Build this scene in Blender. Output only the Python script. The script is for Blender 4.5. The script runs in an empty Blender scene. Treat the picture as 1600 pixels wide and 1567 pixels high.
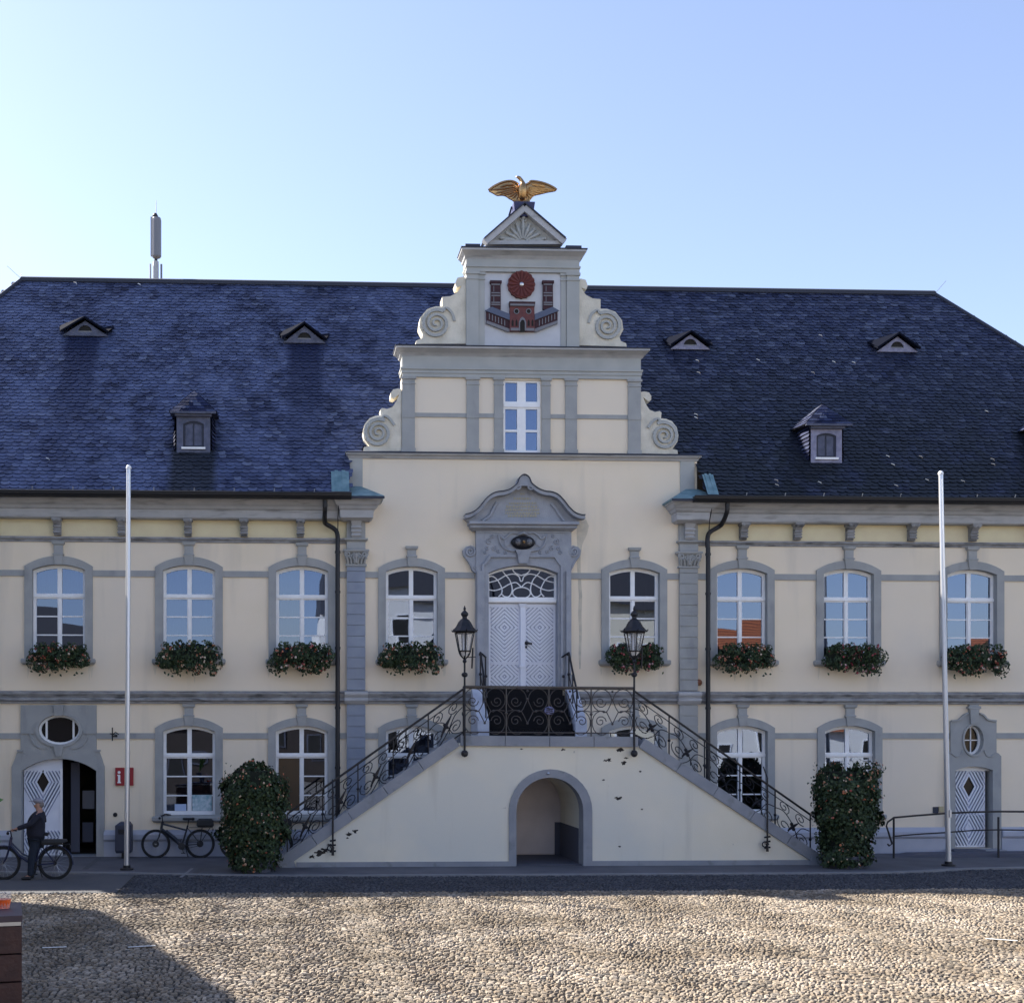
import bpy, bmesh, math, random
import numpy as np
from mathutils import Vector, Matrix
from mathutils.geometry import tessellate_polygon
random.seed(7); rng = np.random.default_rng(11)
S = bpy.context.scene
C = S.collection
PI = math.pi

# ------------------------------------------------ camera, light, exposure
D, H = 31.0, 3.18                 # camera 31 m from the facade, 3.18 m above the pavement
F, PPX, HY = 1920.0, 532.0, 1140.0
YAW = math.atan(F/45000)
cam_d = bpy.data.cameras.new('camera'); cam = bpy.data.objects.new('camera', cam_d); C.objects.link(cam)
cam_d.sensor_fit = 'HORIZONTAL'; cam_d.sensor_width = 36; cam_d.lens = 36*F/1600
cam_d.shift_x = (800-PPX)/1600; cam_d.shift_y = (HY-783.5)/1600
cam_d.clip_end = 800; cam.location = (0, -D, H); cam.rotation_euler = (PI/2, 0, -YAW)
S.camera = cam
SUN = Vector((-1.1, 0.75, 1.0)).normalized()
el = math.asin(SUN.z); az = math.atan2(SUN.x, SUN.y)
w = bpy.data.worlds.new('World'); S.world = w; w.use_nodes = True
nt = w.node_tree
for n in list(nt.nodes): nt.nodes.remove(n)
sky = nt.nodes.new('ShaderNodeTexSky'); sky.sky_type = 'NISHITA'; sky.sun_disc = False
sky.sun_elevation = el; sky.sun_rotation = az
sky.air_density = 1.0; sky.dust_density = 0.6; sky.ozone_density = 2.5
bg = nt.nodes.new('ShaderNodeBackground'); bg.inputs[1].default_value = 0.092
wo = nt.nodes.new('ShaderNodeOutputWorld')
tint = nt.nodes.new('ShaderNodeMix'); tint.data_type = 'RGBA'; tint.blend_type = 'MULTIPLY'; tint.inputs[0].default_value = 1; tint.inputs[7].default_value = (.99, .93, .985, 1)
hs = nt.nodes.new('ShaderNodeHueSaturation'); hs.inputs['Saturation'].default_value = .88; nt.links.new(sky.outputs[0], hs.inputs['Color']); nt.links.new(hs.outputs[0], tint.inputs[6]); nt.links.new(tint.outputs[2], bg.inputs[0]); nt.links.new(bg.outputs[0], wo.inputs[0])
sd = bpy.data.lights.new('sun', 'SUN'); sd.energy = 5.0; sd.angle = math.radians(0.53); sd.color = (1, .93, .82)
so = bpy.data.objects.new('sun', sd); C.objects.link(so); so.rotation_euler = SUN.to_track_quat('Z', 'Y').to_euler()
so.location = SUN*60
S.view_settings.view_transform = 'Standard'; S.view_settings.look = 'None'
S.view_settings.gamma = 1; S.view_settings.use_curve_mapping = False
S.view_settings.exposure = 1.65

# ------------------------------------------------ measuring: a point of the photograph on the plane y = const
def W(px, py, y=0.0):
    a = (px-PPX)/F; b = (HY-py)/F
    dx = math.cos(YAW)*a+math.sin(YAW); dy = -math.sin(YAW)*a+math.cos(YAW); t = (y+D)/dy
    return t*dx, H+t*b
def X(px, y=0.0): return W(px, 1140, y)[0]
def Z(py, px=300, y=0.0): return W(px, py, y)[1]

# ------------------------------------------------ materials
MATS = {}
def mat(name, col, rough=.7, metal=0, spec=.5, var=None, vscale=3.0, bump=0, bscale=40, island=None, extra=None):
    m = bpy.data.materials.new(name); m.use_nodes = True; MATS[name] = m
    t = m.node_tree; b = t.nodes['Principled BSDF']
    b.inputs['Base Color'].default_value = (*col, 1); b.inputs['Roughness'].default_value = rough
    b.inputs['Metallic'].default_value = metal; b.inputs['Specular IOR Level'].default_value = spec
    tc = t.nodes.new('ShaderNodeTexCoord'); cur = None
    if var:
        no = t.nodes.new('ShaderNodeTexNoise'); no.inputs['Scale'].default_value = vscale; no.inputs['Detail'].default_value = 6
        t.links.new(tc.outputs['Object'], no.inputs['Vector'])
        mr = t.nodes.new('ShaderNodeMapRange'); mr.inputs[1].default_value = .35; mr.inputs[2].default_value = .68
        t.links.new(no.outputs[0], mr.inputs[0])
        mx = t.nodes.new('ShaderNodeMix'); mx.data_type = 'RGBA'
        mx.inputs[6].default_value = (*col, 1); mx.inputs[7].default_value = (*var, 1)
        t.links.new(mr.outputs[0], mx.inputs[0]); cur = mx.outputs[2]
    if island:
        ge = t.nodes.new('ShaderNodeNewGeometry'); mx = t.nodes.new('ShaderNodeMix'); mx.data_type = 'RGBA'
        cr = t.nodes.new('ShaderNodeValToRGB'); n = len(island)
        while len(cr.color_ramp.elements) < n: cr.color_ramp.elements.new(.5)
        for i, c in enumerate(island):
            cr.color_ramp.elements[i].position = i/max(1, n-1); cr.color_ramp.elements[i].color = (*c, 1)
        t.links.new(ge.outputs['Random Per Island'], cr.inputs[0])
        if cur:
            mx.blend_type = 'MULTIPLY'; mx.inputs[0].default_value = 1
            t.links.new(cr.outputs[0], mx.inputs[6]); t.links.new(cur, mx.inputs[7]); cur = mx.outputs[2]
        else: cur = cr.outputs[0]
    if extra: cur = extra(t, tc, cur)
    if cur: t.links.new(cur, b.inputs['Base Color'])
    if bump:
        no = t.nodes.new('ShaderNodeTexNoise'); no.inputs['Scale'].default_value = bscale; no.inputs['Detail'].default_value = 4
        t.links.new(tc.outputs['Object'], no.inputs['Vector'])
        bu = t.nodes.new('ShaderNodeBump'); bu.inputs['Strength'].default_value = bump; bu.inputs['Distance'].default_value = .02
        t.links.new(no.outputs[0], bu.inputs['Height']); t.links.new(bu.outputs[0], b.inputs['Normal'])
    return m
def overlay(t, tc, cur, base, col, scale, lo, hi, mapscale=(1, 1, 1), detail=5, loc=(0, 0, 0), amount=1.0):
    """stains with a shape of their own: a thresholded noise laid over the colour"""
    mp = t.nodes.new('ShaderNodeMapping'); mp.inputs['Scale'].default_value = mapscale; mp.inputs['Location'].default_value = loc
    t.links.new(tc.outputs['Object'], mp.inputs[0])
    no = t.nodes.new('ShaderNodeTexNoise'); no.inputs['Scale'].default_value = scale; no.inputs['Detail'].default_value = detail
    t.links.new(mp.outputs[0], no.inputs['Vector'])
    mr = t.nodes.new('ShaderNodeMapRange'); mr.inputs[1].default_value = lo; mr.inputs[2].default_value = hi; mr.inputs[4].default_value = amount
    t.links.new(no.outputs[0], mr.inputs[0])
    mx = t.nodes.new('ShaderNodeMix'); mx.data_type = 'RGBA'
    if cur: t.links.new(cur, mx.inputs[6])
    else: mx.inputs[6].default_value = (*base, 1)
    mx.inputs[7].default_value = (*col, 1); t.links.new(mr.outputs[0], mx.inputs[0])
    return mx.outputs[2]
CREAM = (.83, .71, .54)
def ex_cream(t, tc, cur):
    cur = overlay(t, tc, cur, CREAM, (.77, .675, .55), .22, .45, .62)
    cur = overlay(t, tc, cur, CREAM, (.46, .42, .36), 1.3, .56, .80, (1, 1, .12), 7, (3, 0, 1), .6)
    return overlay(t, tc, cur, CREAM, (.30, .28, .24), 5, .74, .78, (1, 1, 1), 8, (7, 2, 0), .7)
M_cream = mat('cream_plaster', CREAM, .9, spec=.2, var=(.86, .735, .575), vscale=1.1, bump=.25, bscale=60, extra=ex_cream)
TR = (.33, .335, .33)
M_trim = mat('grey_stone_trim', TR, .85, spec=.25, var=(.385, .385, .375), vscale=2.5, bump=.3, bscale=45,
             extra=lambda t, tc, c: overlay(t, tc, c, TR, (.17, .18, .19), 2.2, .58, .8, (1, 1, .4), 7, (0, 0, 0), .7))
M_lisene = mat('pale_blue_render', (.37, .38, .37), .9, spec=.2, var=(.43, .435, .42), vscale=2)
M_white = mat('white_paint', (.88, .88, .88), .45, var=(.82, .82, .83), vscale=6)
M_volute = mat('weathered_white_stone', (.74, .69, .58), .9, var=(.55, .51, .42), vscale=3, bump=.4, bscale=30)
M_corn = mat('cornice_stone', (.40, .405, .42), .85, var=(.47, .47, .48), vscale=3,
             extra=lambda t, tc, c: overlay(t, tc, c, TR, (.20, .20, .20), 3, .55, .75, (.5, 1, 3), 7, (0, 0, 0), .8))
M_belt = mat('weathered_belt_stone', (.24, .24, .245), .9, var=(.36, .36, .37), vscale=4, bump=.5, bscale=25,
             extra=lambda t, tc, c: overlay(t, tc, c, TR, (.08, .08, .08), 5, .55, .68, (.4, 1, 3), 7, (0, 0, 0), .85))
M_iron = mat('lit_toned_iron', (.045, .042, .045), .4, spec=.5, var=(.08, .065, .055), vscale=6)  # black iron lightened to look lit, for the landing railing
M_shield = mat('tarnished_shield', (.16, .16, .17), .4, metal=.6, var=(.05, .05, .06), vscale=30)
M_frieze = mat('yellow_cast_cream', (.76, .67, .44), .9, spec=.2, var=(.70, .60, .40), vscale=2)  # same cream wall, a yellow tone-mapping cast put into its colour
M_black = mat('black_iron', (.012, .012, .016), .45, spec=.4)
M_scroll = mat('rusty_pale_iron', (.10, .085, .07), .6)
M_pipe = mat('dark_downpipe', (.012, .012, .015), .5, metal=0)
M_lead = mat('dark_lead_sheet', (.025, .03, .05), .7)
M_dark = mat('unlit_interior', (.015, .014, .013), .9)
M_room = mat('interior_wall', (.10, .085, .065), .9, var=(.03, .028, .026), vscale=.8)
M_carpet = mat('black_stair_carpet', (.010, .010, .012), .85, spec=.15, bump=.4, bscale=120)
M_gold = mat('gilded_metal', (.48, .29, .13), .30, metal=1, bump=.5, bscale=30)
M_silver = mat('pale_metal', (.6, .6, .62), .3, metal=1)
M_chrome = mat('brushed_aluminium_pole', (.62, .63, .66), .38, metal=.85)
M_red = mat('red_painted_relief', (.15, .035, .03), .8, var=(.11, .03, .03), vscale=9)
M_redlight = mat('red_brick_relief', (.15, .05, .048), .8, var=(.11, .036, .038), vscale=9)
M_reddark = mat('dark_red_relief', (.035, .013, .02), .8, var=(.06, .022, .028), vscale=12)
M_greyrel = mat('grey_relief', (.19, .19, .21), .8)
M_bluerel = mat('slate_blue_relief', (.09, .11, .17), .7)
M_navy = mat('navy_lead_plinth', (.02, .025, .10), .5)
M_panel = mat('white_relief_field', (.56, .57, .60), .85, var=(.5, .51, .54), vscale=3)
M_copper = mat('verdigris_copper', (.10, .19, .22), .6, var=(.19, .30, .33), vscale=5)
M_brown = mat('brown_blind', (.10, .065, .035), .9)
M_signred = mat('red_sign', (.30, .012, .018), .5)
M_signwhite = mat('white_lettering', (.85, .85, .85), .5)
M_ochre = mat('gilt_lettering', (.40, .36, .26), .7)
M_rub = mat('black_rubber', (.012, .012, .012), .8)
M_paper = mat('printed_paper', (.62, .68, .72), .7, var=(.20, .38, .42), vscale=9)
M_bluepaper = mat('blue_notice', (.45, .55, .75), .7)
M_tun = mat('pale_passage_plaster', (.68, .62, .62), .9, var=(.56, .51, .52), vscale=1.5)
M_darkgrey = mat('dark_grey_base_paint', (.085, .09, .12), .85)
M_coping = mat('coping_stone', (.24, .255, .285), .85, var=(.30, .31, .335), vscale=2.2, bump=.3, bscale=50,
               extra=lambda t, tc, c: overlay(t, tc, c, TR, (.13, .14, .13), 4, .58, .8, (1, 1, 1), 7, (0, 0, 0), .7))
M_plinth = mat('blue_grey_plinth', (.37, .39, .46), .85, var=(.44, .45, .51), vscale=1.6, bump=.3, bscale=50,
               extra=lambda t, tc, c: overlay(t, tc, c, TR, (.24, .25, .28), 1.5, .55, .8, (1, 1, 1), 7, (0, 0, 0), .6))
def ex_stair(t, tc, cur):
    cur = overlay(t, tc, cur, CREAM, (.68, .66, .58), .35, .42, .62)
    cur = overlay(t, tc, cur, CREAM, (.46, .42, .35), 2.0, .58, .80, (1.2, 1, .10), 6, (1, 0, 1), .6)
    return overlay(t, tc, cur, CREAM, (.42, .39, .35), 3.2, .70, .74, (1, 1, 1), 8, (7, 2, 0), .8)
M_stairwall = mat('cream_stair_plaster', (.78, .71, .56), .9, spec=.2, var=(.82, .75, .61), vscale=1.3, bump=.25, bscale=60, extra=ex_stair)

def glass_mat():
    m = bpy.data.materials.new('window_glass'); m.use_nodes = True; t = m.node_tree
    for n in list(t.nodes): t.nodes.remove(n)
    o = t.nodes.new('ShaderNodeOutputMaterial'); mx = t.nodes.new('ShaderNodeMixShader')
    tr = t.nodes.new('ShaderNodeBsdfTransparent'); tr.inputs[0].default_value = (.55, .58, .6, 1)
    gl = t.nodes.new('ShaderNodeBsdfGlossy'); gl.inputs['Roughness'].default_value = .01; gl.inputs[0].default_value = (.52, .63, .88, 1)
    lw = t.nodes.new('ShaderNodeLayerWeight'); lw.inputs[0].default_value = .35
    mr = t.nodes.new('ShaderNodeMapRange'); mr.inputs[3].default_value = .20; mr.inputs[4].default_value = .85
    t.links.new(lw.outputs['Fresnel'], mr.inputs[0]); t.links.new(mr.outputs[0], mx.inputs[0])
    tc = t.nodes.new('ShaderNodeTexCoord'); no = t.nodes.new('ShaderNodeTexNoise'); no.inputs['Scale'].default_value = 1.6; no.inputs['Detail'].default_value = 0
    t.links.new(tc.outputs['Object'], no.inputs['Vector'])
    bu = t.nodes.new('ShaderNodeBump'); bu.inputs['Strength'].default_value = .35; bu.inputs['Distance'].default_value = .0035
    t.links.new(no.outputs[0], bu.inputs['Height']); t.links.new(bu.outputs[0], gl.inputs['Normal'])
    t.links.new(tr.outputs[0], mx.inputs[1]); t.links.new(gl.outputs[0], mx.inputs[2]); t.links.new(mx.outputs[0], o.inputs[0])
    return m
M_glass = glass_mat()
M_panedark = mat('dark_small_pane', (.012, .012, .014), .12, spec=.35)
M_stain = mat('water_stain', (.66, .58, .45), .9, var=(.50, .45, .37), vscale=6)
def clear_mat():
    m = bpy.data.materials.new('lantern_glass'); m.use_nodes = True; t = m.node_tree
    for n in list(t.nodes): t.nodes.remove(n)
    o = t.nodes.new('ShaderNodeOutputMaterial'); mx = t.nodes.new('ShaderNodeMixShader'); mx.inputs[0].default_value = .22
    tr = t.nodes.new('ShaderNodeBsdfTransparent'); gl = t.nodes.new('ShaderNodeBsdfPrincipled')
    gl.inputs['Base Color'].default_value = (.8, .8, .8, 1); gl.inputs['Roughness'].default_value = .15
    t.links.new(tr.outputs[0], mx.inputs[1]); t.links.new(gl.outputs[0], mx.inputs[2]); t.links.new(mx.outputs[0], o.inputs[0])
    return m
M_clear = clear_mat()

# ------------------------------------------------ mesh builder
class MB:
    def __init__(s): s.v = []; s.f = []
    def add(s, vs, fs):
        o = len(s.v); s.v += [tuple(v) for v in vs]; s.f += [tuple(i+o for i in f) for f in fs]; return s
    def box(s, x0, x1, y0, y1, z0, z1):
        return s.add([(x0,y0,z0),(x1,y0,z0),(x1,y1,z0),(x0,y1,z0),(x0,y0,z1),(x1,y0,z1),(x1,y1,z1),(x0,y1,z1)],
                     [(0,3,2,1),(4,5,6,7),(0,1,5,4),(1,2,6,5),(2,3,7,6),(3,0,4,7)])
    def plate(s, outer, holes=(), y0=0, y1=.1):
        """outline (x, z) with holes, from y0 (front) to y1 (back)"""
        loops = [[Vector((p[0], p[1], 0)) for p in L] for L in [outer, *holes]]
        tris = tessellate_polygon(loops); flat = [p for L in loops for p in L]; n = len(flat)
        vs = [(p.x, y0, p.y) for p in flat]+[(p.x, y1, p.y) for p in flat]
        fs = []
        for a, b, c in tris:
            ar = (flat[b]-flat[a]).cross(flat[c]-flat[a]).z
            if ar < 0: a, c = c, a
            fs.append((a, b, c)); fs.append((c+n, b+n, a+n))
        o = 0
        for L in loops:
            k = len(L); ar = sum(L[i].x*L[(i+1) % k].y-L[(i+1) % k].x*L[i].y for i in range(k))
            out = (ar > 0) == (o == 0)
            for i in range(k):
                i0 = o+i; i1 = o+(i+1) % k
                fs.append((i0, i0+n, i1+n, i1) if out else (i1, i1+n, i0+n, i0))
            o += k
        return s.add(vs, fs)
    def prof(s, yz, x0, x1):
        """closed (y, z) profile swept along x"""
        n = len(yz); vs = [(x0, *p) for p in yz]+[(x1, *p) for p in yz]
        fs = [(i, (i+1) % n, (i+1) % n+n, i+n) for i in range(n)]
        return s.add(vs, fs+[tuple(range(n))[::-1], tuple(range(n, 2*n))])
    def loft(s, secs, yb=.02):
        """stack of rectangles (x0, x1, yfront, z), back at yb"""
        vs = []; fs = []
        for x0, x1, y, z in secs: vs += [(x0,y,z),(x1,y,z),(x1,yb,z),(x0,yb,z)]
        for k in range(len(secs)-1):
            a = 4*k
            for i in range(4): j = (i+1) % 4; fs.append((a+i, a+j, a+4+j, a+4+i))
        e = 4*(len(secs)-1)
        return s.add(vs, fs+[(3,2,1,0),(e,e+1,e+2,e+3)])
    def tube(s, pts, r, n=6, closed=False):
        pts = [Vector(p) for p in pts]; N = len(pts)
        rr = r if hasattr(r, '__len__') else [r]*N
        vs = []; fs = []; up = None
        for i, p in enumerate(pts):
            a = pts[i-1] if (i > 0 or closed) else p; b = pts[(i+1) % N] if (i < N-1 or closed) else p
            d = (b-a).normalized() if (b-a).length > 1e-9 else Vector((0, 0, 1))
            if up is None: up = Vector((0, 1, 0)) if abs(d.y) < .9 else Vector((1, 0, 0))
            u = d.cross(up).normalized(); up2 = u.cross(d).normalized(); up = up2
            for k in range(n):
                t = 2*PI*k/n; vs.append(p+(u*math.cos(t)+up2*math.sin(t))*rr[i])
        for i in range(N if closed else N-1):
            j = (i+1) % N
            for k in range(n):
                l = (k+1) % n; fs.append((i*n+k, j*n+k, j*n+l, i*n+l))
        if not closed: fs += [tuple(range(n)), tuple(range((N-1)*n, N*n))[::-1]]
        return s.add(vs, fs)
    def lathe(s, prof, c=(0, 0, 0), n=12, axis='z'):
        vs = []; fs = []
        for r, z in prof:
            for k in range(n):
                t = 2*PI*k/n
                v = (r*math.cos(t), r*math.sin(t), z) if axis == 'z' else (r*math.cos(t), z, r*math.sin(t))
                vs.append((c[0]+v[0], c[1]+v[1], c[2]+v[2]))
        for i in range(len(prof)-1):
            for k in range(n):
                l = (k+1) % n; fs.append((i*n+k, i*n+l, (i+1)*n+l, (i+1)*n+k))
        fs += [tuple(range(n))[::-1], tuple(range((len(prof)-1)*n, len(prof)*n))]
        return s.add(vs, fs)
    def ball(s, c, r, n=10, sc=(1, 1, 1)):
        m = max(4, n//2); pr = [(math.sin(PI*(i+.02)/(m+.04))*1, -math.cos(PI*(i+.02)/(m+.04))) for i in range(m+1)]
        o = len(s.v); s.lathe(pr, (0, 0, 0), n)
        for i in range(o, len(s.v)):
            v = s.v[i]; s.v[i] = (c[0]+v[0]*r*sc[0], c[1]+v[1]*r*sc[1], c[2]+v[2]*r*sc[2])
        return s
    def bar(s, p, q, w, d):
        """flat bar between two points of one y plane: width w in the plane, depth d in y (front at p.y - d)"""
        x0, y, z0 = p; x1, _, z1 = q; L = math.hypot(x1-x0, z1-z0)
        if L < 1e-6: return s
        nx, nz = -(z1-z0)/L*w/2, (x1-x0)/L*w/2
        vs = [(x0-nx, y, z0-nz), (x1-nx, y, z1-nz), (x1+nx, y, z1+nz), (x0+nx, y, z0+nz)]
        return s.add(vs+[(v[0], y-d, v[2]) for v in vs], [(0,1,2,3),(7,6,5,4),(0,4,5,1),(1,5,6,2),(2,6,7,3),(3,7,4,0)])
    def build(s, name, m, parent=None, smooth=False, **kw):
        me = bpy.data.meshes.new(name); me.from_pydata(s.v, [], s.f); me.update()
        for mm in (m if isinstance(m, (list, tuple)) else [m]): me.materials.append(mm)
        if smooth: me.polygons.foreach_set('use_smooth', [True]*len(me.polygons))
        o = bpy.data.objects.new(name, me); C.objects.link(o)
        if parent: o.parent = parent
        tag(o, **kw)
        return o
def tag(o, label=None, cat=None, group=None, kind=None):
    if label: o['label'] = label
    if cat: o['category'] = cat
    if group: o['group'] = group
    if kind: o['kind'] = kind
    return o
def thing(name, label, cat, loc=(0, 0, 0), rz=0, group=None):
    o = bpy.data.objects.new(name, None); C.objects.link(o); o.location = loc; o.rotation_euler = (0, 0, rz)
    o.empty_display_size = .2
    return tag(o, label, cat, group)
def fix(o):
    """recalculate outward normals"""
    bm = bmesh.new(); bm.from_mesh(o.data); bmesh.ops.recalc_face_normals(bm, faces=bm.faces); bm.to_mesh(o.data); bm.free(); return o
def copy_tree(o, parent=None):
    c = o.copy(); C.objects.link(c)
    if parent is not None: c.parent = parent
    for ch in list(o.children): copy_tree(ch, c)
    return c
def arc(cx, cz, r, a0, a1, n=10): return [(cx+r*math.cos(a0+(a1-a0)*i/n), cz+r*math.sin(a0+(a1-a0)*i/n)) for i in range(n+1)]
def arched(x0, x1, z0, zs, zc, n=12):
    """opening with a segmental head: spring at zs, crown at zc; runs counter-clockwise from lower left"""
    hw = (x1-x0)/2; h = zc-zs; cx = (x0+x1)/2
    if h < 1e-4: return [(x0, z0), (x1, z0), (x1, zs), (x0, zs)]
    R = (hw*hw+h*h)/(2*h); a = math.asin(min(1, hw/R)); 
    return [(x0, z0), (x1, z0)]+[(cx+R*math.sin(t), zc-R+R*math.cos(t)) for t in [a-2*a*i/n for i in range(n+1)]]
def smooth_path(pts, k=5, closed=False):
    """Catmull-Rom through the points (tuples of any length)"""
    P = [np.array(p, float) for p in pts]; n = len(P); out = []
    for i in range(n if closed else n-1):
        p0 = P[i-1] if (i > 0 or closed) else P[0]; p1 = P[i]; p2 = P[(i+1) % n]
        p3 = P[(i+2) % n] if (closed or i+2 < n) else P[-1]
        for j in range(k):
            t = j/k
            out.append(tuple(.5*((2*p1)+(-p0+p2)*t+(2*p0-5*p1+4*p2-p3)*t*t+(-p0+3*p1-3*p2+p3)*t**3)))
    if not closed: out.append(tuple(P[-1]))
    return out
def spiral(cx, cz, r0, r1, a0, turns, n=16):
    N = max(4, int(n*abs(turns)))
    return [(cx+(r0+(r1-r0)*i/N)*math.cos(a0+2*PI*turns*i/N), cz+(r0+(r1-r0)*i/N)*math.sin(a0+2*PI*turns*i/N)) for i in range(N+1)]

# ------------------------------------------------ setting: ground
def plane(name, x0, x1, y0, y1, z, m, kind='structure'):
    o = MB().add([(x0,y0,z),(x1,y0,z),(x1,y1,z),(x0,y1,z)], [(0,1,2,3)]).build(name, m); o['kind'] = kind; return o
def ex_sq(t, tc, cur):
    vo = t.nodes.new('ShaderNodeTexVoronoi'); vo.inputs['Scale'].default_value = 9; vo.feature = 'F1'
    t.links.new(tc.outputs['Object'], vo.inputs['Vector'])
    cr = t.nodes.new('ShaderNodeValToRGB'); e = cr.color_ramp.elements
    e[0].position = .35; e[0].color = (.20, .18, .155, 1); e[1].position = .62; e[1].color = (.06, .055, .05, 1)
    t.links.new(vo.outputs['Distance'], cr.inputs[0]); return cr.outputs[0]
M_square = mat('cobbled_square_far', (.18, .17, .15), .85, extra=ex_sq)
M_joint = mat('sandy_joints', (.032, .027, .022), .95, var=(.035, .032, .028), vscale=1.2)
M_cob = mat('cobblestone', (.50, .475, .435), .8, spec=.35, var=(1, 1, 1), vscale=.7, bump=.5, bscale=60,
            island=[(.30,.235,.17), (.21,.175,.135), (.40,.33,.25), (.12,.11,.098), (.34,.28,.215), (.24,.215,.185), (.47,.40,.32), (.16,.13,.105)])
M_cobd = mat('dark_sett', (.8, .8, .8), .75, spec=.3, var=(1, 1, 1), vscale=.8, bump=.5, bscale=60, island=[(.05,.052,.062), (.07,.072,.085), (.04,.042,.05), (.09,.092,.10), (.06,.06,.07)])  # darker setts between the kerb and the cobbles
M_pave = mat('grey_pavement', (.11, .11, .125), .85, var=(.075, .078, .09), vscale=1.3, bump=.3, bscale=40)
M_asph = mat('dark_lane', (.07, .072, .08), .85, var=(.095, .095, .10), vscale=1.0, bump=.5, bscale=60)
M_kerb = mat('pale_kerb_stone', (.18, .18, .19), .85, var=(.23, .23, .24), vscale=3)
plane('square', -150, 150, -150, 80, -.035, M_square)
plane('cobble_bed', -16, 24, -21, -3.2, -.016, M_joint)
# raised pavement with a curved kerb in front of the stairs
kl = [(-14, -2.9), (-5.2, -3.35), (-3.0, -3.7), (-1.2, -4.05), (0.8, -4.2), (3, -4.25), (8, -4.25), (12.6, -4.2), (14.2, -3.95), (15.4, -3.55), (18.0, -3.3), (26, -3.2)]
kp = smooth_path(kl, 4)
m = MB(); n = len(kp)
m.add([(p[0], p[1], .012) for p in kp]+[(p[0], .4, .012) for p in kp], [(i, i+1, n+i+1, n+i) for i in range(n-1)])
m.build('pavement', M_pave, kind='structure')
m = MB()
vs = []
for p in kp: vs += [(p[0], p[1]-.16, -.03), (p[0], p[1]-.16, .028), (p[0], p[1]+.02, .028), (p[0], p[1]+.02, -.03)]
m.add(vs, [(4*i+a, 4*i+4+a, 4*i+4+(a+1) % 4, 4*i+(a+1) % 4) for i in range(n-1) for a in range(4)])
fix(m.build('kerb', M_kerb, kind='structure'))
plane('lane', -40, X(185, -6.4), -6.85, -3.0, -.010, M_asph)
def stripe(px0, py0, px1, py1, wpx, m_, nm):
    def G(px, py):
        a = (px-PPX)/F; b = (HY-py)/F; t = -(H-.016)/b
        return (t*(math.cos(YAW)*a+math.sin(YAW)), -D+t*(-math.sin(YAW)*a+math.cos(YAW)), .016)
    m = MB().add([G(px0, py0), G(px0+wpx, py0), G(px1+wpx, py1), G(px1, py1)], [(3, 2, 1, 0)]).build(nm, m_, kind='structure')
    return m
stripe(150, 1340, 128, 1358, 9, M_asph, 'paving_band'); stripe(310, 1356, 292, 1370, 10, M_asph, 'paving_band')
stripe(298, 1356, 280, 1370, 5, M_kerb, 'paving_band')

def fcob(x): return .20*abs(math.sin(PI*x/1.55))+.10*math.sin(.9*x+1)+.05*math.sin(2.3*x)
def cobbles():
    V1_ = []; F1_ = []; V2 = []; F2 = []
    y = -3.2; row = 0
    vals = []
    while y > -19.0:
        hstep = .076*(1+.10*math.sin(row*1.7)); y -= hstep; row += 1
        dep = y+D
        xa = (0-PPX)/F*dep-2.2; xb = (1600-PPX)/F*dep+dep*math.tan(YAW)*0+2.6
        x = xa+random.random()*.1
        while x < xb:
            wd = .086*random.uniform(.7, 1.4)
            g = .014
            xs = (x+g*random.uniform(.4, 1.4), x+wd-g*random.uniform(.2, 1)); h0 = y+g*.5; h1 = y+hstep-g*random.uniform(.2, 1)
            q = [(xs[0], h0), (xs[1], h0), (xs[1], h1), (xs[0], h1)]
            q = [(a+random.uniform(-.008, .008), b+random.uniform(-.008, .008)+fcob(a)) for a, b in q]
            cy = sum(p[1] for p in q)/4
            if cy > -2.9: x += wd; continue
            # keep clear of the pavement
            inside = False
            for i in range(len(kp)-1):
                if kp[i][0] <= x < kp[i+1][0]:
                    if cy > kp[i][1]-.2: inside = True
                    break
            if inside or (x < X(185, -6.4) and cy > -6.75): x += wd; continue
            cx = sum(p[0] for p in q)/4; z = random.uniform(-.006, .008); tx = random.uniform(-.12, .12); ty = random.uniform(-.12, .12)
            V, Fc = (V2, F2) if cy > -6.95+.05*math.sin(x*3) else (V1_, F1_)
            o = len(V)
            for a, b in q: V.append((a, b, -.022))
            for a, b in q:
                V.append((cx+(a-cx)*.90, cy+(b-cy)*.90, -.002+z*.6+(a-cx)*tx+(b-cy)*ty))
            for a, b in q:
                V.append((cx+(a-cx)*.62, cy+(b-cy)*.62, .007+z+(a-cx)*tx+(b-cy)*ty))
            for k in range(4):
                l = (k+1) % 4; Fc.append((o+k, o+l, o+4+l, o+4+k)); Fc.append((o+4+k, o+4+l, o+8+l, o+8+k))
            Fc.append((o+8, o+9, o+10, o+11))
            x += wd
    m = MB(); m.v = V1_; m.f = F1_; m.build('cobblestones', M_cob, kind='structure')
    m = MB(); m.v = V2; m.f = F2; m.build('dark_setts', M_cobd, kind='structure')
cobbles()

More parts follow.
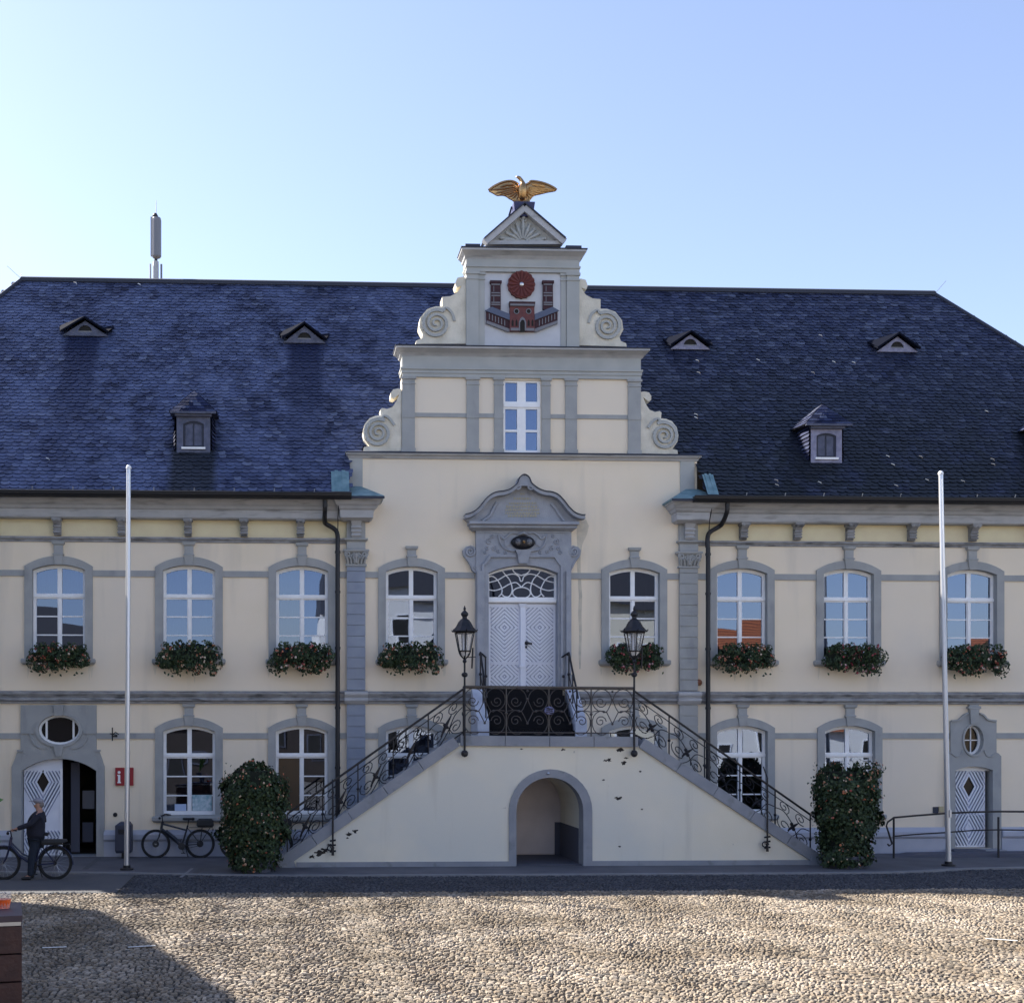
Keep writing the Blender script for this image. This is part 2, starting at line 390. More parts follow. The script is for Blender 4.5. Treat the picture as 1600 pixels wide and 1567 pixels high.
# ------------------------------------------------ town hall
TH = thing('town_hall', 'cream and grey two storey town hall with dark slate roof, stepped gable and white windows', 'town hall', (6.0, 3, 0))
TH.location = (0, 0, 0)
XL, XR = -12.4, 24.5                          # ends of the facade
HW, HO = .845, .655                           # half widths of window surround and opening
UP = dict(sc=Z(870), ss=Z(886), oc=Z(883), os=Z(891.5), ob=Z(1029), zt=Z(931), bars=[Z(963), Z(992)], s0=Z(1039), sb=Z(1030))
LO = dict(sc=Z(1120.5), ss=Z(1137), oc=Z(1133.5), os=Z(1142.5), ob=Z(1273), zt=Z(1180), bars=[Z(1213), Z(1243)], s0=Z(1284), sb=Z(1275))
upx = [X(p) for p in (92, 295.5, 472, 643, 990.5, 1158.5, 1325, 1517.5)]
lox = [X(p) for p in (295.5, 471.5, 643, 990.5, 1159, 1327)]
CX = (X(545)+X(1089))/2
# extra windows beyond the frame
upx_all = [upx[0]-3.25]+upx+[upx[-1]+3.2]
lox_all = lox+[upx[-1]+3.2]
GL0, GR0 = X(545), X(1089)
ZT1 = Z(708)
# door openings
t4 = lambda x, y: W(1200+x/4, 1040+y/4)
DLx0, DLx1 = X(34), X(151); DL = arched(DLx0, DLx1, .02, Z(1204, 92), Z(1185, 92))
DRx0, DRx1 = X(1491), X(1549.5); DR = arched(DRx0, DRx1, W(1520, 1324)[1], W(1520, 1203)[1], W(1520, 1197)[1], 6)
def ellipse(cx, cz, a, b, n=20, p=2.0):
    o = []
    for i in range(n):
        t = 2*PI*i/n; c, s_ = math.cos(t), math.sin(t)
        o.append((cx+a*math.copysign(abs(c)**(2/p), c), cz+b*math.copysign(abs(s_)**(2/p), s_)))
    return o
ovL = W(93, 1140); OVL = ellipse(ovL[0], ovL[1], .52, .37, 24)
ovR = W(1519, 1156); OVR = ellipse(ovR[0], ovR[1], .25, .375, 20)
cd = lambda x, y: W(700+x/6.813, 730+y/6.813, -.0)
CDx0, CDx1 = X(762), X(870); ZSILL = Z(1072)
CD = arched(CDx0, CDx1, ZSILL, Z(893.5), Z(881))
def grow(L, d):
    cx = sum(p[0] for p in L)/len(L); cz = sum(p[1] for p in L)/len(L)
    return [(x+math.copysign(d, x-cx), z+math.copysign(d, z-cz)) for x, z in L]
holes = [arched(x-HO-.04, x+HO+.04, UP['ob']-.04, UP['os'], UP['oc']+.05) for x in upx_all]
holes += [arched(x-HO-.04, x+HO+.04, LO['ob']-.04, LO['os'], LO['oc']+.05) for x in lox_all]
holes += [arched(DLx0-.04, DLx1+.04, .012, Z(1203, 92), Z(1182, 92)), arched(DRx0-.04, DRx1+.04, DR[0][1]-.02, DR[2][1], W(1520, 1194)[1], 6),
          grow(OVL, .03), grow(OVR, .03), arched(CDx0-.04, CDx1+.04, ZSILL-.04, Z(893), Z(878))]
outer = [(XL, -.05), (XR, -.05), (XR, 8.62), (GR0, 8.62), (GR0, ZT1), (GL0, ZT1), (GL0, 8.62), (XL, 8.62)]
MB().plate(outer, holes, 0, .45).build('wall', M_cream, TH)
m = MB(); m.box(XL, XL+.4, .45, 13.4, -.05, 8.62); m.box(XR-.4, XR, .45, 13.4, -.05, 8.62); m.box(XL, XR, 13.4, 13.8, -.05, 8.62)
m.build('wall', M_cream, TH)
# interiors: floors and back walls of the front rooms
m = MB(); m.box(XL+.45, XR-.45, 3.6, 3.7, 0, 8.5); m.box(XL+.45, XR-.45, .46, 3.6, 4.0, 4.15); m.box(XL+.45, XR-.45, .46, 3.6, 8.3, 8.4)
m.box(XL+.45, XR-.45, .46, 3.6, -.03, .0)
for x in (upx_all[i]/2+upx_all[i+1]/2 for i in (1, 3, 5, 7)): m.box(x-.06, x+.06, .47, 3.58, .02, 8.28)
m.build('interior', M_room, TH)

def window(x, L, full=True, label=None, extra=None):
    ob, osp, oc, zt = L['ob'], L['os'], L['oc'], L['zt']
    hw = HO; R = (hw*hw+(oc-osp)**2)/(2*(oc-osp))
    top = lambda dx, d: oc-R+math.sqrt(max(0, (R-d)**2-dx*dx))
    yf, yb = .12, .19; e = .065; mu = .055
    f = MB()
    # outer frame with four openings: two above the transom, two below
    def up(x0, x1, n=5):
        xs = [x1+(x0-x1)*i/n for i in range(n+1)]
        return [(x+x0, zt+.055), (x+x1, zt+.055)]+[(x+q, top(q, e+.02)) for q in xs]
    hs = [up(-hw+e+.01, -mu), up(mu, hw-e-.01)]
    hs += [[(x+a, ob+e+.03), (x+b, ob+e+.03), (x+b, zt-.075), (x+a, zt-.075)] for a, b in ((-hw+e+.01, -mu), (mu, hw-e-.01))]
    f.plate(arched(x-hw, x+hw, ob, osp, oc), hs, yf, yb)
    f.box(x-hw+.005, x+hw-.005, yf-.035, yf-.002, zt-.04, zt+.03)
    f.box(x-.032, x+.032, yf-.02, yf-.002, ob+.05, zt-.045)
    f.box(x-hw+.01, x+hw-.01, yf-.05, yf-.002, ob+.005, ob+.06)
    for zb in L['bars']:
        for a, b in ((-hw+e+.012, -mu-.002), (mu+.002, hw-e-.012)): f.box(x+a, x+b, yf+.012, yb-.012, zb-.016, zb+.016)
    fr = f.build('window', M_white, TH, label=label)
    g = MB(); tilt = random.uniform(-.006, .006)
    cells = [(a, b, zt+.0, None) for a, b in ((-hw+.03, -.002), (.002, hw-.03))]
    zz = [ob+.03]+sorted(L['bars'])+[zt-.002]
    for a, b in ((-hw+.03, -.002), (.002, hw-.03)):
        ta, tb = random.gauss(0, .006), random.gauss(0, .006)
        def pl(poly):
            q1, q2 = ta+random.gauss(0, .0025), tb+random.gauss(0, .0025); cxx = sum(p[0] for p in poly)/len(poly); czz = sum(p[1] for p in poly)/len(poly)
            g.add([(px_, yf+.034+(px_-cxx)*q1+(pz_-czz)*q2, pz_) for px_, pz_ in poly], [tuple(range(len(poly)))])
        n_ = 5; pl([(x+a, zt), (x+b, zt)]+[(x+b+(a-b)*i/n_, top(b+(a-b)*i/n_, .03)) for i in range(n_+1)])
        for za_, zb_ in zip(zz[:-1], zz[1:]): pl([(x+a, za_), (x+b, za_), (x+b, zb_), (x+a, zb_)])
    g.build('pane', M_glass, fr)
    return fr
wins_up = [window(x, UP) for x in upx_all]
wins_lo = [window(x, LO) for x in lox_all]
# blinds and notices behind or on the panes
def child_box(par, name, m_, *b): return MB().box(*b).build(name, m_, par)
w3 = wins_lo[1]; x3 = lox[1]
child_box(w3, 'blind', M_brown, x3-.58, x3-.06, .10, .108, LO['ob']+.10, LO['zt']-.08)
w2 = wins_lo[0]; x2 = lox[0]
child_box(w2, 'poster', M_paper, x2+.07, x2+.56, .104, .112, LO['ob']+.10, LO['ob']+.50)
child_box(w2, 'notice', M_bluepaper, x2-.37, x2-.08, .104, .112, LO['ob']+.10, LO['ob']+.27)
M_skysheet = mat('sky_blue_backing', (.07, .10, .20), .9, var=(.05, .08, .15), vscale=1.5)  # blue sheets behind the panes stand in for mirrored sky
for i in (1, 2, 3):
    x = upx_all[i]
    m = MB(); zt0 = UP['zt']+.05 if i == 1 else UP['ob']
    N = 30
    vs = []
    for k in range(N+1):
        xx = x-.66+1.32*k/N; yy = .27+.02*math.sin(k*1.3)
        vs += [(xx, yy, zt0), (xx, yy, UP['oc']+.02)]
    m.add(vs, [(2*k, 2*k+2, 2*k+3, 2*k+1) for k in range(N)]).build('sky_sheet', M_skysheet, wins_up[i])

def surround(x, L, key=None, sill=True, stub=None):
    o = arched(x-HW, x+HW, L['sb'], L['ss'], L['sc'], 14); i = arched(x-HO, x+HO, L['ob'], L['os'], L['oc'], 14)
    # band open at the foot: outer outline then inner outline
    pts = o+[]  # closed ring via hole
    m = MB(); m.plate(o, [i], -.055, .30)
    m.add([], [])
    s_ = m.build('window_surround', M_trim, TH)
    if sill:
        MB().loft([(x-HW-.03, x+HW+.03, -.09, L['s0']), (x-HW-.07, x+HW+.07, -.15, L['s0']+.05), (x-HW-.07, x+HW+.07, -.15, L['sb']-.02), (x-HW-.05, x+HW+.05, -.13, L['sb']+.005)], .01).build('sill', M_trim, s_)
    m = MB(); zt = L['sc']
    m.loft([(x-.085, x+.085, -.085, L['oc']-.01), (x-.12, x+.12, -.10, zt+.02)], .0)
    if stub:
        m.loft([(x-.135, x+.135, -.11, zt+.022), (x-.135, x+.135, -.11, zt+.05), (x-.11, x+.11, -.08, zt+.07), (x-.11, x+.11, -.08, stub-.10), (x-.15, x+.15, -.12, stub-.06), (x-.16, x+.16, -.13, stub)], .0)
    m.build('keystone', M_trim, s_)
    return s_
ZFR = Z(846)
for i, x in enumerate(upx_all): surround(x, UP, stub=(ZFR-.03 if i not in (4, 5) else Z(852)))
ZB0, ZB1 = Z(1098), Z(1081)
for x in lox_all: surround(x, LO, stub=Z(1100))
# string courses
def spans(xs, lo_, hi_, blocks):
    bl = sorted([(x-HW-.0, x+HW+.0) for x in xs]+blocks); out = []; a = lo_
    for b0, b1 in bl:
        if b0 > a: out.append((a, b0))
        a = max(a, b1)
    if hi_ > a: out.append((a, hi_))
    return out
PLx = (X(541.5), X(570.5)); PRx = (X(1060), X(1088.5))
for nm, xs, za, zb, bl in (('string_course', upx_all, Z(901.5), Z(892), [PLx, PRx, (X(741), X(891))]),
                           ('string_course', lox_all, Z(1154), Z(1145), [PLx, PRx, (X(33.5), X(151)), (X(1482), X(1556))])):
    for a, b in spans(xs, XL, XR, bl): MB().box(a, b, -.035, .02, za, zb).build(nm, M_trim, TH)
# plinth along the ground
for a, b in ((XL, X(19)), (X(163), PLx[0]), (PLx[1], PRx[0]), (PRx[1], X(1483)), (X(1563), XR)):
    m = MB(); m.box(a, b, -.08, .02, 0, Z(1314)); m.loft([(a, b, -.08, Z(1314)+.002), (a, b, -.13, Z(1310)), (a, b, -.13, Z(1303)), (a, b, -.03, Z(1296))], .02)
    m.build('plinth', M_plinth, TH)
# belt course between the storeys
for a, b in ((XL, X(744)), (X(889), XR)):
    MB().prof([(.02, ZB0-.02), (-.06, ZB0-.02), (-.07, ZB0+.03), (-.15, ZB0+.06), (-.15, ZB0+.11), (-.11, ZB0+.13), (-.17, ZB0+.2), (-.19, ZB0+.23), (-.19, ZB1-.02), (.02, ZB1+.03)], a, b).build('belt_course', M_belt, TH)
for (a, b) in (PLx, PRx):
    MB().prof([(-.1, ZB0-.03), (-.12, ZB0-.03), (-.21, ZB0+.06), (-.21, ZB0+.11), (-.17, ZB0+.13), (-.24, ZB0+.2), (-.25, ZB0+.23), (-.25, ZB1), (-.05, ZB1+.04)], a-.06, b+.06).build('belt_course', M_corn, TH)
# giant pilasters with block joints
for (a, b) in (PLx, PRx):
    m = MB(); m.box(a+.008, b-.008, -.085, .01, 0.0, ZB0-.031)
    z = 0.0
    while z < ZB0-.05:
        z1 = min(z+.272, ZB0-.033); m.box(a, b, -.11, -.086, z+.009, z1-.009); z = z1
    zc = Z(884)
    m.box(a+.008, b-.008, -.085, .01, ZB1+.045, zc); z = ZB1+.05
    while z < zc-.1:
        z1 = min(z+.272, zc); m.box(a, b, -.11, -.086, z+.009, z1-.009); z = z1
    p = m.build('pilaster', M_trim if a > 5 else mat('blue_grey_blocks', (.25, .28, .345), .85, spec=.25, var=(.30, .33, .39), vscale=2.5), TH)
    c = MB(); q = (a+b)/2; hw = (b-a)/2
    c.loft([(q-hw-.03, q+hw+.03, -.14, zc), (q-hw-.03, q+hw+.03, -.14, zc+.05), (q-hw+.01, q+hw-.01, -.10, zc+.06), (q-hw-.01, q+hw+.01, -.12, Z(866)), (q-hw-.07, q+hw+.07, -.2, Z(862)), (q-hw-.09, q+hw+.09, -.22, Z(861)), (q-hw-.09, q+hw+.09, -.22, Z(858.5)), (q-hw, q+hw, -.12, Z(857))], 0)
    for sx in (-1, 1):      # corner volutes and leaves
        sp = spiral(q+sx*(hw-.02), Z(866), .085, .015, PI/2, -1.6*sx, 12); c.tube([(u, -.19+.0*i, v) for i, (u, v) in enumerate(sp)], .022, 5)
        sp = spiral(q+sx*.085, Z(868), .07, .012, PI/2, 1.5*sx, 12); c.tube([(u, -.19, v) for u, v in sp], .018, 5)
        for k in (0, 1, 2):
            u0 = q+sx*(.04+.085*k); c.tube([(u0, -.13, zc+.06), (u0+sx*.01, -.17, zc+.16), (u0+sx*.05, -.22, zc+.22), (u0+sx*.06, -.2, zc+.17)], [.03, .035, .025, .01], 5)
    c.tube([(q, -.15, zc+.08), (q, -.2, Z(864))], [.04, .02], 6)
    fix(c.build('capital', M_trim, p))
    c = MB(); c.loft([(q-hw, q+hw, -.12, Z(857)+.003), (q-hw, q+hw, -.12, Z(846)), (q-hw-.06, q+hw+.06, -.2, Z(843)), (q-hw-.06, q+hw+.06, -.2, Z(841)), (q-hw, q+hw, -.1, Z(840)), (q-hw, q+hw, -.1, Z(811))], 0)
    c.build('impost_block', M_trim, p)
# frieze moulding and scroll brackets under the eaves
ZC0 = Z(809, 300, -.2)
for a, b in ((XL, PLx[0]-.0), (PRx[1], XR)):
    MB().prof([(.02, Z(848)), (-.03, Z(848)), (-.05, Z(845)), (-.10, Z(843)), (-.10, Z(841)), (.02, Z(839))], a, b).build('frieze_moulding', M_corn if 0 else M_belt, TH)
for a, b in ((XL, PLx[0]), (PRx[1], XR)): MB().box(a, b, -.005, .01, Z(838.5), ZC0-.03).build('frieze', M_frieze, TH)
def bracket(x):
    z1 = ZC0-.01; z0 = Z(839)+.01; h = z1-z0
    P = [(0, z0), (-.09, z0), (-.12, z0+.04*h), (-.10, z0+.12*h), (-.14, z0+.2*h), (-.15, z0+.3*h), (-.13, z0+.38*h), (-.15, z0+.5*h), (-.19, z0+.62*h), (-.26, z0+.74*h), (-.29, z0+.86*h), (-.27, z0+.94*h), (-.27, z1), (0, z1)]
    m = MB(); m.prof(P, x-.085, x+.085)
    m.loft([(x-.11, x+.11, -.30, z1-.08), (x-.12, x+.12, -.31, z1-.01)], 0)
    for k in (.16, .34, .5): m.tube([(x-.10, -.14-.02*k, z0+k*h), (x+.10, -.14-.02*k, z0+k*h)], .025, 6)
    m.ball((x-.06, -.27, z0+.84*h), .05, 8); m.ball((x+.06, -.27, z0+.84*h), .05, 8)
    m.build('bracket', M_belt, TH)
for px in (-9, 91, 191, 294.5, 381.5, 469.5, 1159.5, 1243.5, 1325.5, 1422, 1517.5, 1612): bracket(X(px))
for q in ((PLx[0]+PLx[1])/2, (PRx[0]+PRx[1])/2):
    m = MB(); z1 = Z(812)
    m.loft([(q-.11, q+.11, -.14, Z(839)), (q-.11, q+.11, -.17, Z(830)), (q-.12, q+.12, -.16, Z(829)), (q-.12, q+.12, -.20, Z(822)), (q-.11, q+.11, -.19, Z(821)), (q-.15, q+.15, -.30, z1)], -.09)
    for k in range(3): m.tube([(q-.13, -.17-.02*k, Z(836-6*k)), (q+.13, -.17-.02*k, Z(836-6*k))], .022, 6)
    m.build('bracket', M_corn, TH)
# eaves cornice, gutter
def cprof(d): return [(.03, ZC0-.03), (-.24-d, ZC0-.03), (-.28-d, ZC0), (-.30-d, Z(796.5, 300, -.3)), (-.35-d, Z(795, 300, -.3)), (-.40-d, Z(790, 300, -.4)), (-.46-d, Z(788, 300, -.4)), (-.56-d, Z(781, 300, -.5)), (-.62-d, Z(779.5, 300, -.6)), (-.62-d, Z(777.5, 300, -.6)), (.03, Z(776, 300, -.6)+.05)]
MB().prof(cprof(0), XL-.6, GL0-.03).build('cornice', M_corn, TH); MB().prof(cprof(0), GR0+.03, XR+.6).build('cornice', M_corn, TH)
for (a, b) in (PLx, PRx):
    q = (a+b)/2; hw = (b-a)/2+.02
    L = [(p[0], p[1]) for p in cprof(0)]
    secs = [(q-hw-(-y)*.62+.02, q+hw+(-y)*.62-.02, y-.16, z+.0) for y, z in L[1:10]]
    secs[0] = (q-hw-.08, q+hw+.08, -.3, ZC0-.05)
    MB().loft(secs, .02).build('cornice', M_corn, TH)
    zt = secs[-1][3]+.003; x0, x1, yy, _ = secs[-1]
    c = MB(); c.loft([(x0-.03, x1+.03, yy-.04, zt), (x0-.03, x1+.03, yy-.04, zt+.045), ((GL0 if a < 5 else GR0-.30), (GL0+.30 if a < 5 else GR0), -.05, zt+.42)], -.004)
    c.build('copper_cap', M_copper, TH)
    c = MB(); c.box(x0-.045, x1+.045, yy-.055, yy-.045, zt-.03, zt+.03); c.build('cap_edge', M_lead, TH)
YE, ZE = -.78, Z(771, 300, -.78)
def gutter(a, b):
    m = MB(); P = [(-.62+.15*math.cos(t)-.08, ZE-.02+.13*math.sin(t)) for t in [PI+PI*i/8 for i in range(9)]]
    m.prof([(p[0]-.08, p[1]+.03) for p in P]+[(-.60, ZE+.03), (-.63, ZE+.0), (-.86, ZE-.01)][:1], a, b)
    m.tube([(a, -.93, ZE+.02), (b, -.93, ZE+.02)], .018, 6)
    return fix(m.build('gutter', M_pipe, TH))
gutter(XL-.7, X(549, -.8)); gutter(X(1083, -.8), XR+.7)
m = MB()
for i in range(38):
    x = XL+.3+i*.98
    if GL0-.2 < x < GR0+.2: continue
    m.tube([(x, -.80, ZE+.02), (x+.01, -.84, ZE+.13)], .012, 4)
m.build('snow_hook', M_silver, TH)
# downpipes
for px, side in ((527.5, -1), (1105.5, 1)):
    xp = X(px, -.2); xt = xp+side*.33
    m = MB()
    pts = smooth_path([(xt, -.70, ZE-.12), (xt, -.66, Z(795, 300, -.6)), (xt, -.34, Z(812, 300, -.3)), (xt-side*.04, -.22, Z(817, 300, -.2)), (xp+side*.06, -.2, Z(826, 300, -.2)), (xp, -.2, Z(836, 300, -.2)), (xp, -.2, Z(850, 300, -.2))], 4)
    m.tube(pts, .058, 10); m.tube([(xp, -.24, Z(850, 300, -.2)), (xp, -.24, .05)], .058, 12)
    for z in (.9, 2.2, 3.7, 5.2, 6.6, 7.6): m.tube([(xp, -.24, z), (xp, -.24, z+.06)], .072, 12)
    m.build('downpipe', M_pipe, TH)
    m = MB(); m.tube([(xp-side*.02, -.66, ZE-.08), (xp, -.36, Z(808, 300, -.3)), (xp, -.28, Z(836, 300, -.2))], .012, 5); m.build('lightning_conductor', M_pipe, TH)

# ---- stepped gable
GB = TH
x20, x21 = X(628), X(1000.5); CG = (x20+x21)/2
LW = (X(545), X(566.5)); RW = (X(1062.5), X(1084.5))
for a, b in (LW, RW):
    MB().box(a, b, -.03, .02, Z(770) if a < 5 else Z(778), Z(713)).build('lisene', M_lisene, TH)
def cornice_top(name, x0, x1, z0, z1, proj, m_, par, y=0.0, back=.5, ov=.1):
    h = z1-z0
    o = MB().loft([(x0, x1, y-.03, z0), (x0-.3*ov, x1+.3*ov, y-.05, z0+.15*h), (x0-.35*ov, x1+.35*ov, y-proj*.4, z0+.4*h), (x0-.8*ov, x1+.8*ov, y-proj*.85, z0+.7*h), (x0-ov, x1+ov, y-proj, z0+.78*h), (x0-ov, x1+ov, y-proj, z1)], back).build(name, m_, par)
    MB().loft([(x0-ov-.02, x1+ov+.02, y-proj-.02, z1+.002), (x0-ov-.02, x1+ov+.02, y-proj-.02, z1+.028), (x0+.02, x1-.02, y-.05, z1+.07)], back+.01).build('lead_flashing', M_lead, o)
    return o
cornice_top('gable_cornice', GL0, GR0, Z(714), Z(707), .16, M_corn, TH, ov=.07)
# second stage
wz0, wz1 = Z(703), Z(588); wx0, wx1 = X(786.5), X(845)
MB().plate([(x20, Z(705)), (x21, Z(705)), (x21, Z(570)), (x20, Z(570))], [[(wx0, wz0), (wx1, wz0), (wx1, wz1), (wx0, wz1)]], 0, .45).build('gable', M_cream, TH)
gx = [(628, 648), (729, 748), (772, 786), (846, 859.5), (883, 901), (981, 1000.5)]
for a, b in gx:
    gp = MB(); a, b = X(a), X(b); z0, z1 = Z(704), Z(585)
    gp.box(a, b, -.05, .02, z0, z1-.0); gp.box(a-.02, b+.02, -.07, -.03, Z(697.5), z0+.003+.0); gp.box(a-.015, b+.015, -.065, -.03, Z(597), Z(595)); gp.box(a-.03, b+.03, -.08, -.03, Z(589), Z(585.5)); gp.box(a-.005, b+.005, -.062, -.03, Z(649.5), Z(641.5))
    gp.build('gable_pilaster', M_trim, TH)
for i in (0, 1, 3, 4): MB().box(X(gx[i][1]), X(gx[i+1][0]), -.03, .02, Z(648), Z(641.5)).build('gable_string_course', M_trim, TH)
# gable window
m = MB(); m.plate([(wx0, wz0), (wx1, wz0), (wx1, wz1), (wx0, wz1)],
    [[(X(a), Z(b0)), (X(c), Z(b0)), (X(c), Z(b1)), (X(a), Z(b1))] for a, c in ((790, 808.5), (822, 840)) for b0, b1 in ((621, 591), (665.5, 633), (698, 669))], .05, .13)
m.box(wx0+.01, wx1-.01, .02, .048, Z(630), Z(624)); gw = m.build('window', M_white, TH)
MB().box(wx0+.02, wx1-.02, .085, .09, wz0+.03, wz1-.03).build('pane', M_glass, gw)
MB().box(wx0-.1, wx1+.1, .8, .82, wz0-.2, wz1+.2).build('interior', M_dark, TH)
# entablature of second stage
m = MB()
m.loft([(x20-.0, x21+.0, -.06, Z(585.5)+.002), (x20, x21, -.06, Z(580)), (x20-.02, x21+.02, -.08, Z(579.5)), (x20-.02, x21+.02, -.08, Z(575)), (x20-.04, x21+.04, -.11, Z(574)), (x20-.04, x21+.04, -.11, Z(571)), (x20, x21, -.05, Z(570.5)), (x20, x21, -.05, Z(553))], .45)
m.build('gable_entablature', M_lisene, TH)
cornice_top('gable_cornice', x20, x21, Z(553)+.002, Z(541), .28, M_corn, TH, back=.46, ov=.17)
# third stage
x30, x31 = X(728), X(904.5)
MB().box(x30, x31, 0, .45, Z(540), Z(415)).build('gable', M_lisene, TH)
MB().box(X(757), X(876), -.012, .01, Z(538), Z(419)).build('relief_field', M_panel, TH)
for a, b, d in ((728, 747.5, .07), (747.5, 757, .035), (876, 884.5, .035), (884.5, 904.5, .07)):
    m = MB(); m.box(X(a)+.003, X(b)-.003, -d, .02, Z(539), Z(419)); m.box(X(a)-.01, X(b)+.01, -d-.02, -.02, Z(431), Z(429)); m.box(X(a)-.02, X(b)+.02, -d-.03, -.02, Z(423), Z(419)+.002)
    m.build('gable_pilaster', M_lisene, TH)
m = MB(); m.loft([(x30, x31, -.08, Z(419)+.004), (x30, x31, -.08, Z(413)), (x30-.02, x31+.02, -.11, Z(412)), (x30-.02, x31+.02, -.11, Z(409)), (x30, x31, -.06, Z(408)), (x30, x31, -.06, Z(399))], .45); m.build('gable_entablature', M_lisene, TH)
cornice_top('gable_cornice', x30, x31, Z(399)+.002, Z(386), .26, M_corn, TH, back=.46, ov=.14)
for a, b in ((725, 748), (881, 905)):
    MB().loft([(X(a), X(b), -.26, Z(386)+.03), (X(a), X(b), -.26, Z(380)), (X(a)+.05, X(b)-.05, -.1, Z(377.5))], .4).build('slate_cap', M_lead, TH)
# pediment
ax, az_ = W(817.5, 325); bl = W(755, 385); br = W(881, 385)
MB().plate([(bl[0]+.08, bl[1]), (br[0]-.08, br[1]), (ax, az_-.1)], (), -.02, .40).build('pediment', M_lisene, TH)
m = MB()
m.bar((bl[0]+.02, .02, bl[1]+.05), (ax, .02, az_-.06), .17, .22); m.bar((br[0]-.02, .021, br[1]+.05), (ax, .021, az_-.06), .17, .22)
m.bar((bl[0]+.05, .0, bl[1]+.05), (br[0]-.05, .0, br[1]+.05), .09, .12)
pr = m.build('pediment_moulding', M_corn, TH)
m = MB(); m.bar((bl[0]-.0, .42, bl[1]+.125), (ax, .42, az_+.04), .03, .66); m.bar((br[0]+.0, .421, br[1]+.125), (ax, .421, az_+.04), .03, .66); m.build('pediment_roof', M_lead, TH)
m = MB(); sx0, sz0 = W(816.5, 383)
for k in range(-4, 5):      # shell of fluted rays
    a = PI/2-k*.33; L = (.62, .52, .47, .50, .58)[abs(k)] if k else .62
    L = .66 if k == 0 else L
    e = (sx0+math.cos(a)*L, sz0+math.sin(a)*L); c = (sx0+math.cos(a)*.1, sz0+.05+math.sin(a)*.1)
    px_, pz_ = -math.sin(a), math.cos(a)
    m.tube([(c[0], -.03, c[1]), ((c[0]+e[0])/2, -.07, (c[1]+e[1])/2), (e[0], -.05, e[1])], [.022, .05, .028], 6)
    m.ball((e[0], -.06, e[1]), .04, 6)
for s_ in (-1, 1):
    sp = spiral(sx0+s_*.14, sz0+.06, .075, .015, -PI/2, 1.4*s_, 10); m.tube([(u, -.06, v) for u, v in sp], .022, 5)
    m.tube([(sx0+s_*.15, -.05, sz0+.03), (sx0+s_*.4, -.07, sz0+.10), (sx0+s_*.62, -.05, sz0+.04)], [.03, .045, .015], 6)
m.tube(arc(0, 0, 1, 0, 1, 1) and [(ax-.08, -.06, az_-.30), (ax-.04, -.07, az_-.36), (ax+.04, -.07, az_-.36), (ax+.08, -.06, az_-.30)], .02, 5); m.ball((ax, -.06, az_-.27), .045, 8)
m.build('shell_relief', M_lisene, TH)
# plinth of the eagle
z0, z1 = W(817, 341)[1], W(817, 319.5)[1]
MB().loft([(ax-.24, ax+.24, -.12, z0), (ax-.24, ax+.24, -.12, z0+.1), (ax-.27, ax+.27, -.16, z1-.02), (ax-.27, ax+.27, -.16, z1)], .42).build('statue_base', M_navy, TH)
MB().tube([(ax-.28, .1, z1-.03), (ax-.35, .08, z1-.26)], .025, 5).build('water_spout', M_lead, TH)

# volutes
vt = lambda x, y: W(540+x/5.714, 500+y/5.714)
V1 = [vt(*p) for p in ((500,1170),(160,1170),(165,1135),(210,1125),(165,1060),(155,1000),(170,930),(215,875),(270,855),(315,850),(310,800),(325,785),(370,795),(420,775),(450,730),(468,690),(478,662),(455,680),(430,700),(405,690),(403,650),(425,620),(465,612),(500,620))]
ut = lambda x, y: W(640+x/4.706, 260+y/4.706)
V2 = [ut(*p) for p in ((418,1305),(45,1305),(50,1280),(90,1265),(98,1235),(70,1180),(80,1110),(130,1050),(190,1030),(240,1030),(240,960),(300,955),(350,930),(382,880),(345,890),(335,860),(350,820),(385,812),(418,820))]
def volute(poly, c, r, mirror, hook, y1):
    fx = (lambda x: 2*CG-x) if mirror else (lambda x: x)
    m = MB(); P = [(fx(x), z) for x, z in poly]
    if mirror: P = P[::-1]
    m.plate(P, (), .0, y1); v = m.build('volute', M_volute, TH)
    s_ = 1 if not mirror else -1
    m = MB(); sp = spiral(c[0], c[1], r, r*.12, PI/2-.5, 2.6, 20)
    sp = [(fx(x), z) for x, z in sp]
    wd = r*.23
    for i in range(len(sp)-1): m.bar((sp[i][0], -.0, sp[i][1]), (sp[i+1][0], -.0, sp[i+1][1]), wd*(1-.55*i/len(sp)), .05+.0005*i)
    hk = smooth_path([(fx(x), z) for x, z in hook], 5)
    for i in range(len(hk)-1): m.bar((hk[i][0], -.0, hk[i][1]), (hk[i+1][0], -.0, hk[i+1][1]), .06, .045)
    m.build('scroll', M_lisene, v)
for mi in (False, True):
    volute(V1, vt(290, 1010), .36, mi, [vt(*p) for p in ((320,900),(345,860),(390,880),(435,940))], .42)
    volute(V1 and V2, ut(195, 1160), .37, mi, [ut(*p) for p in ((245,1070),(270,1045),(310,1080),(330,1140))], .42)

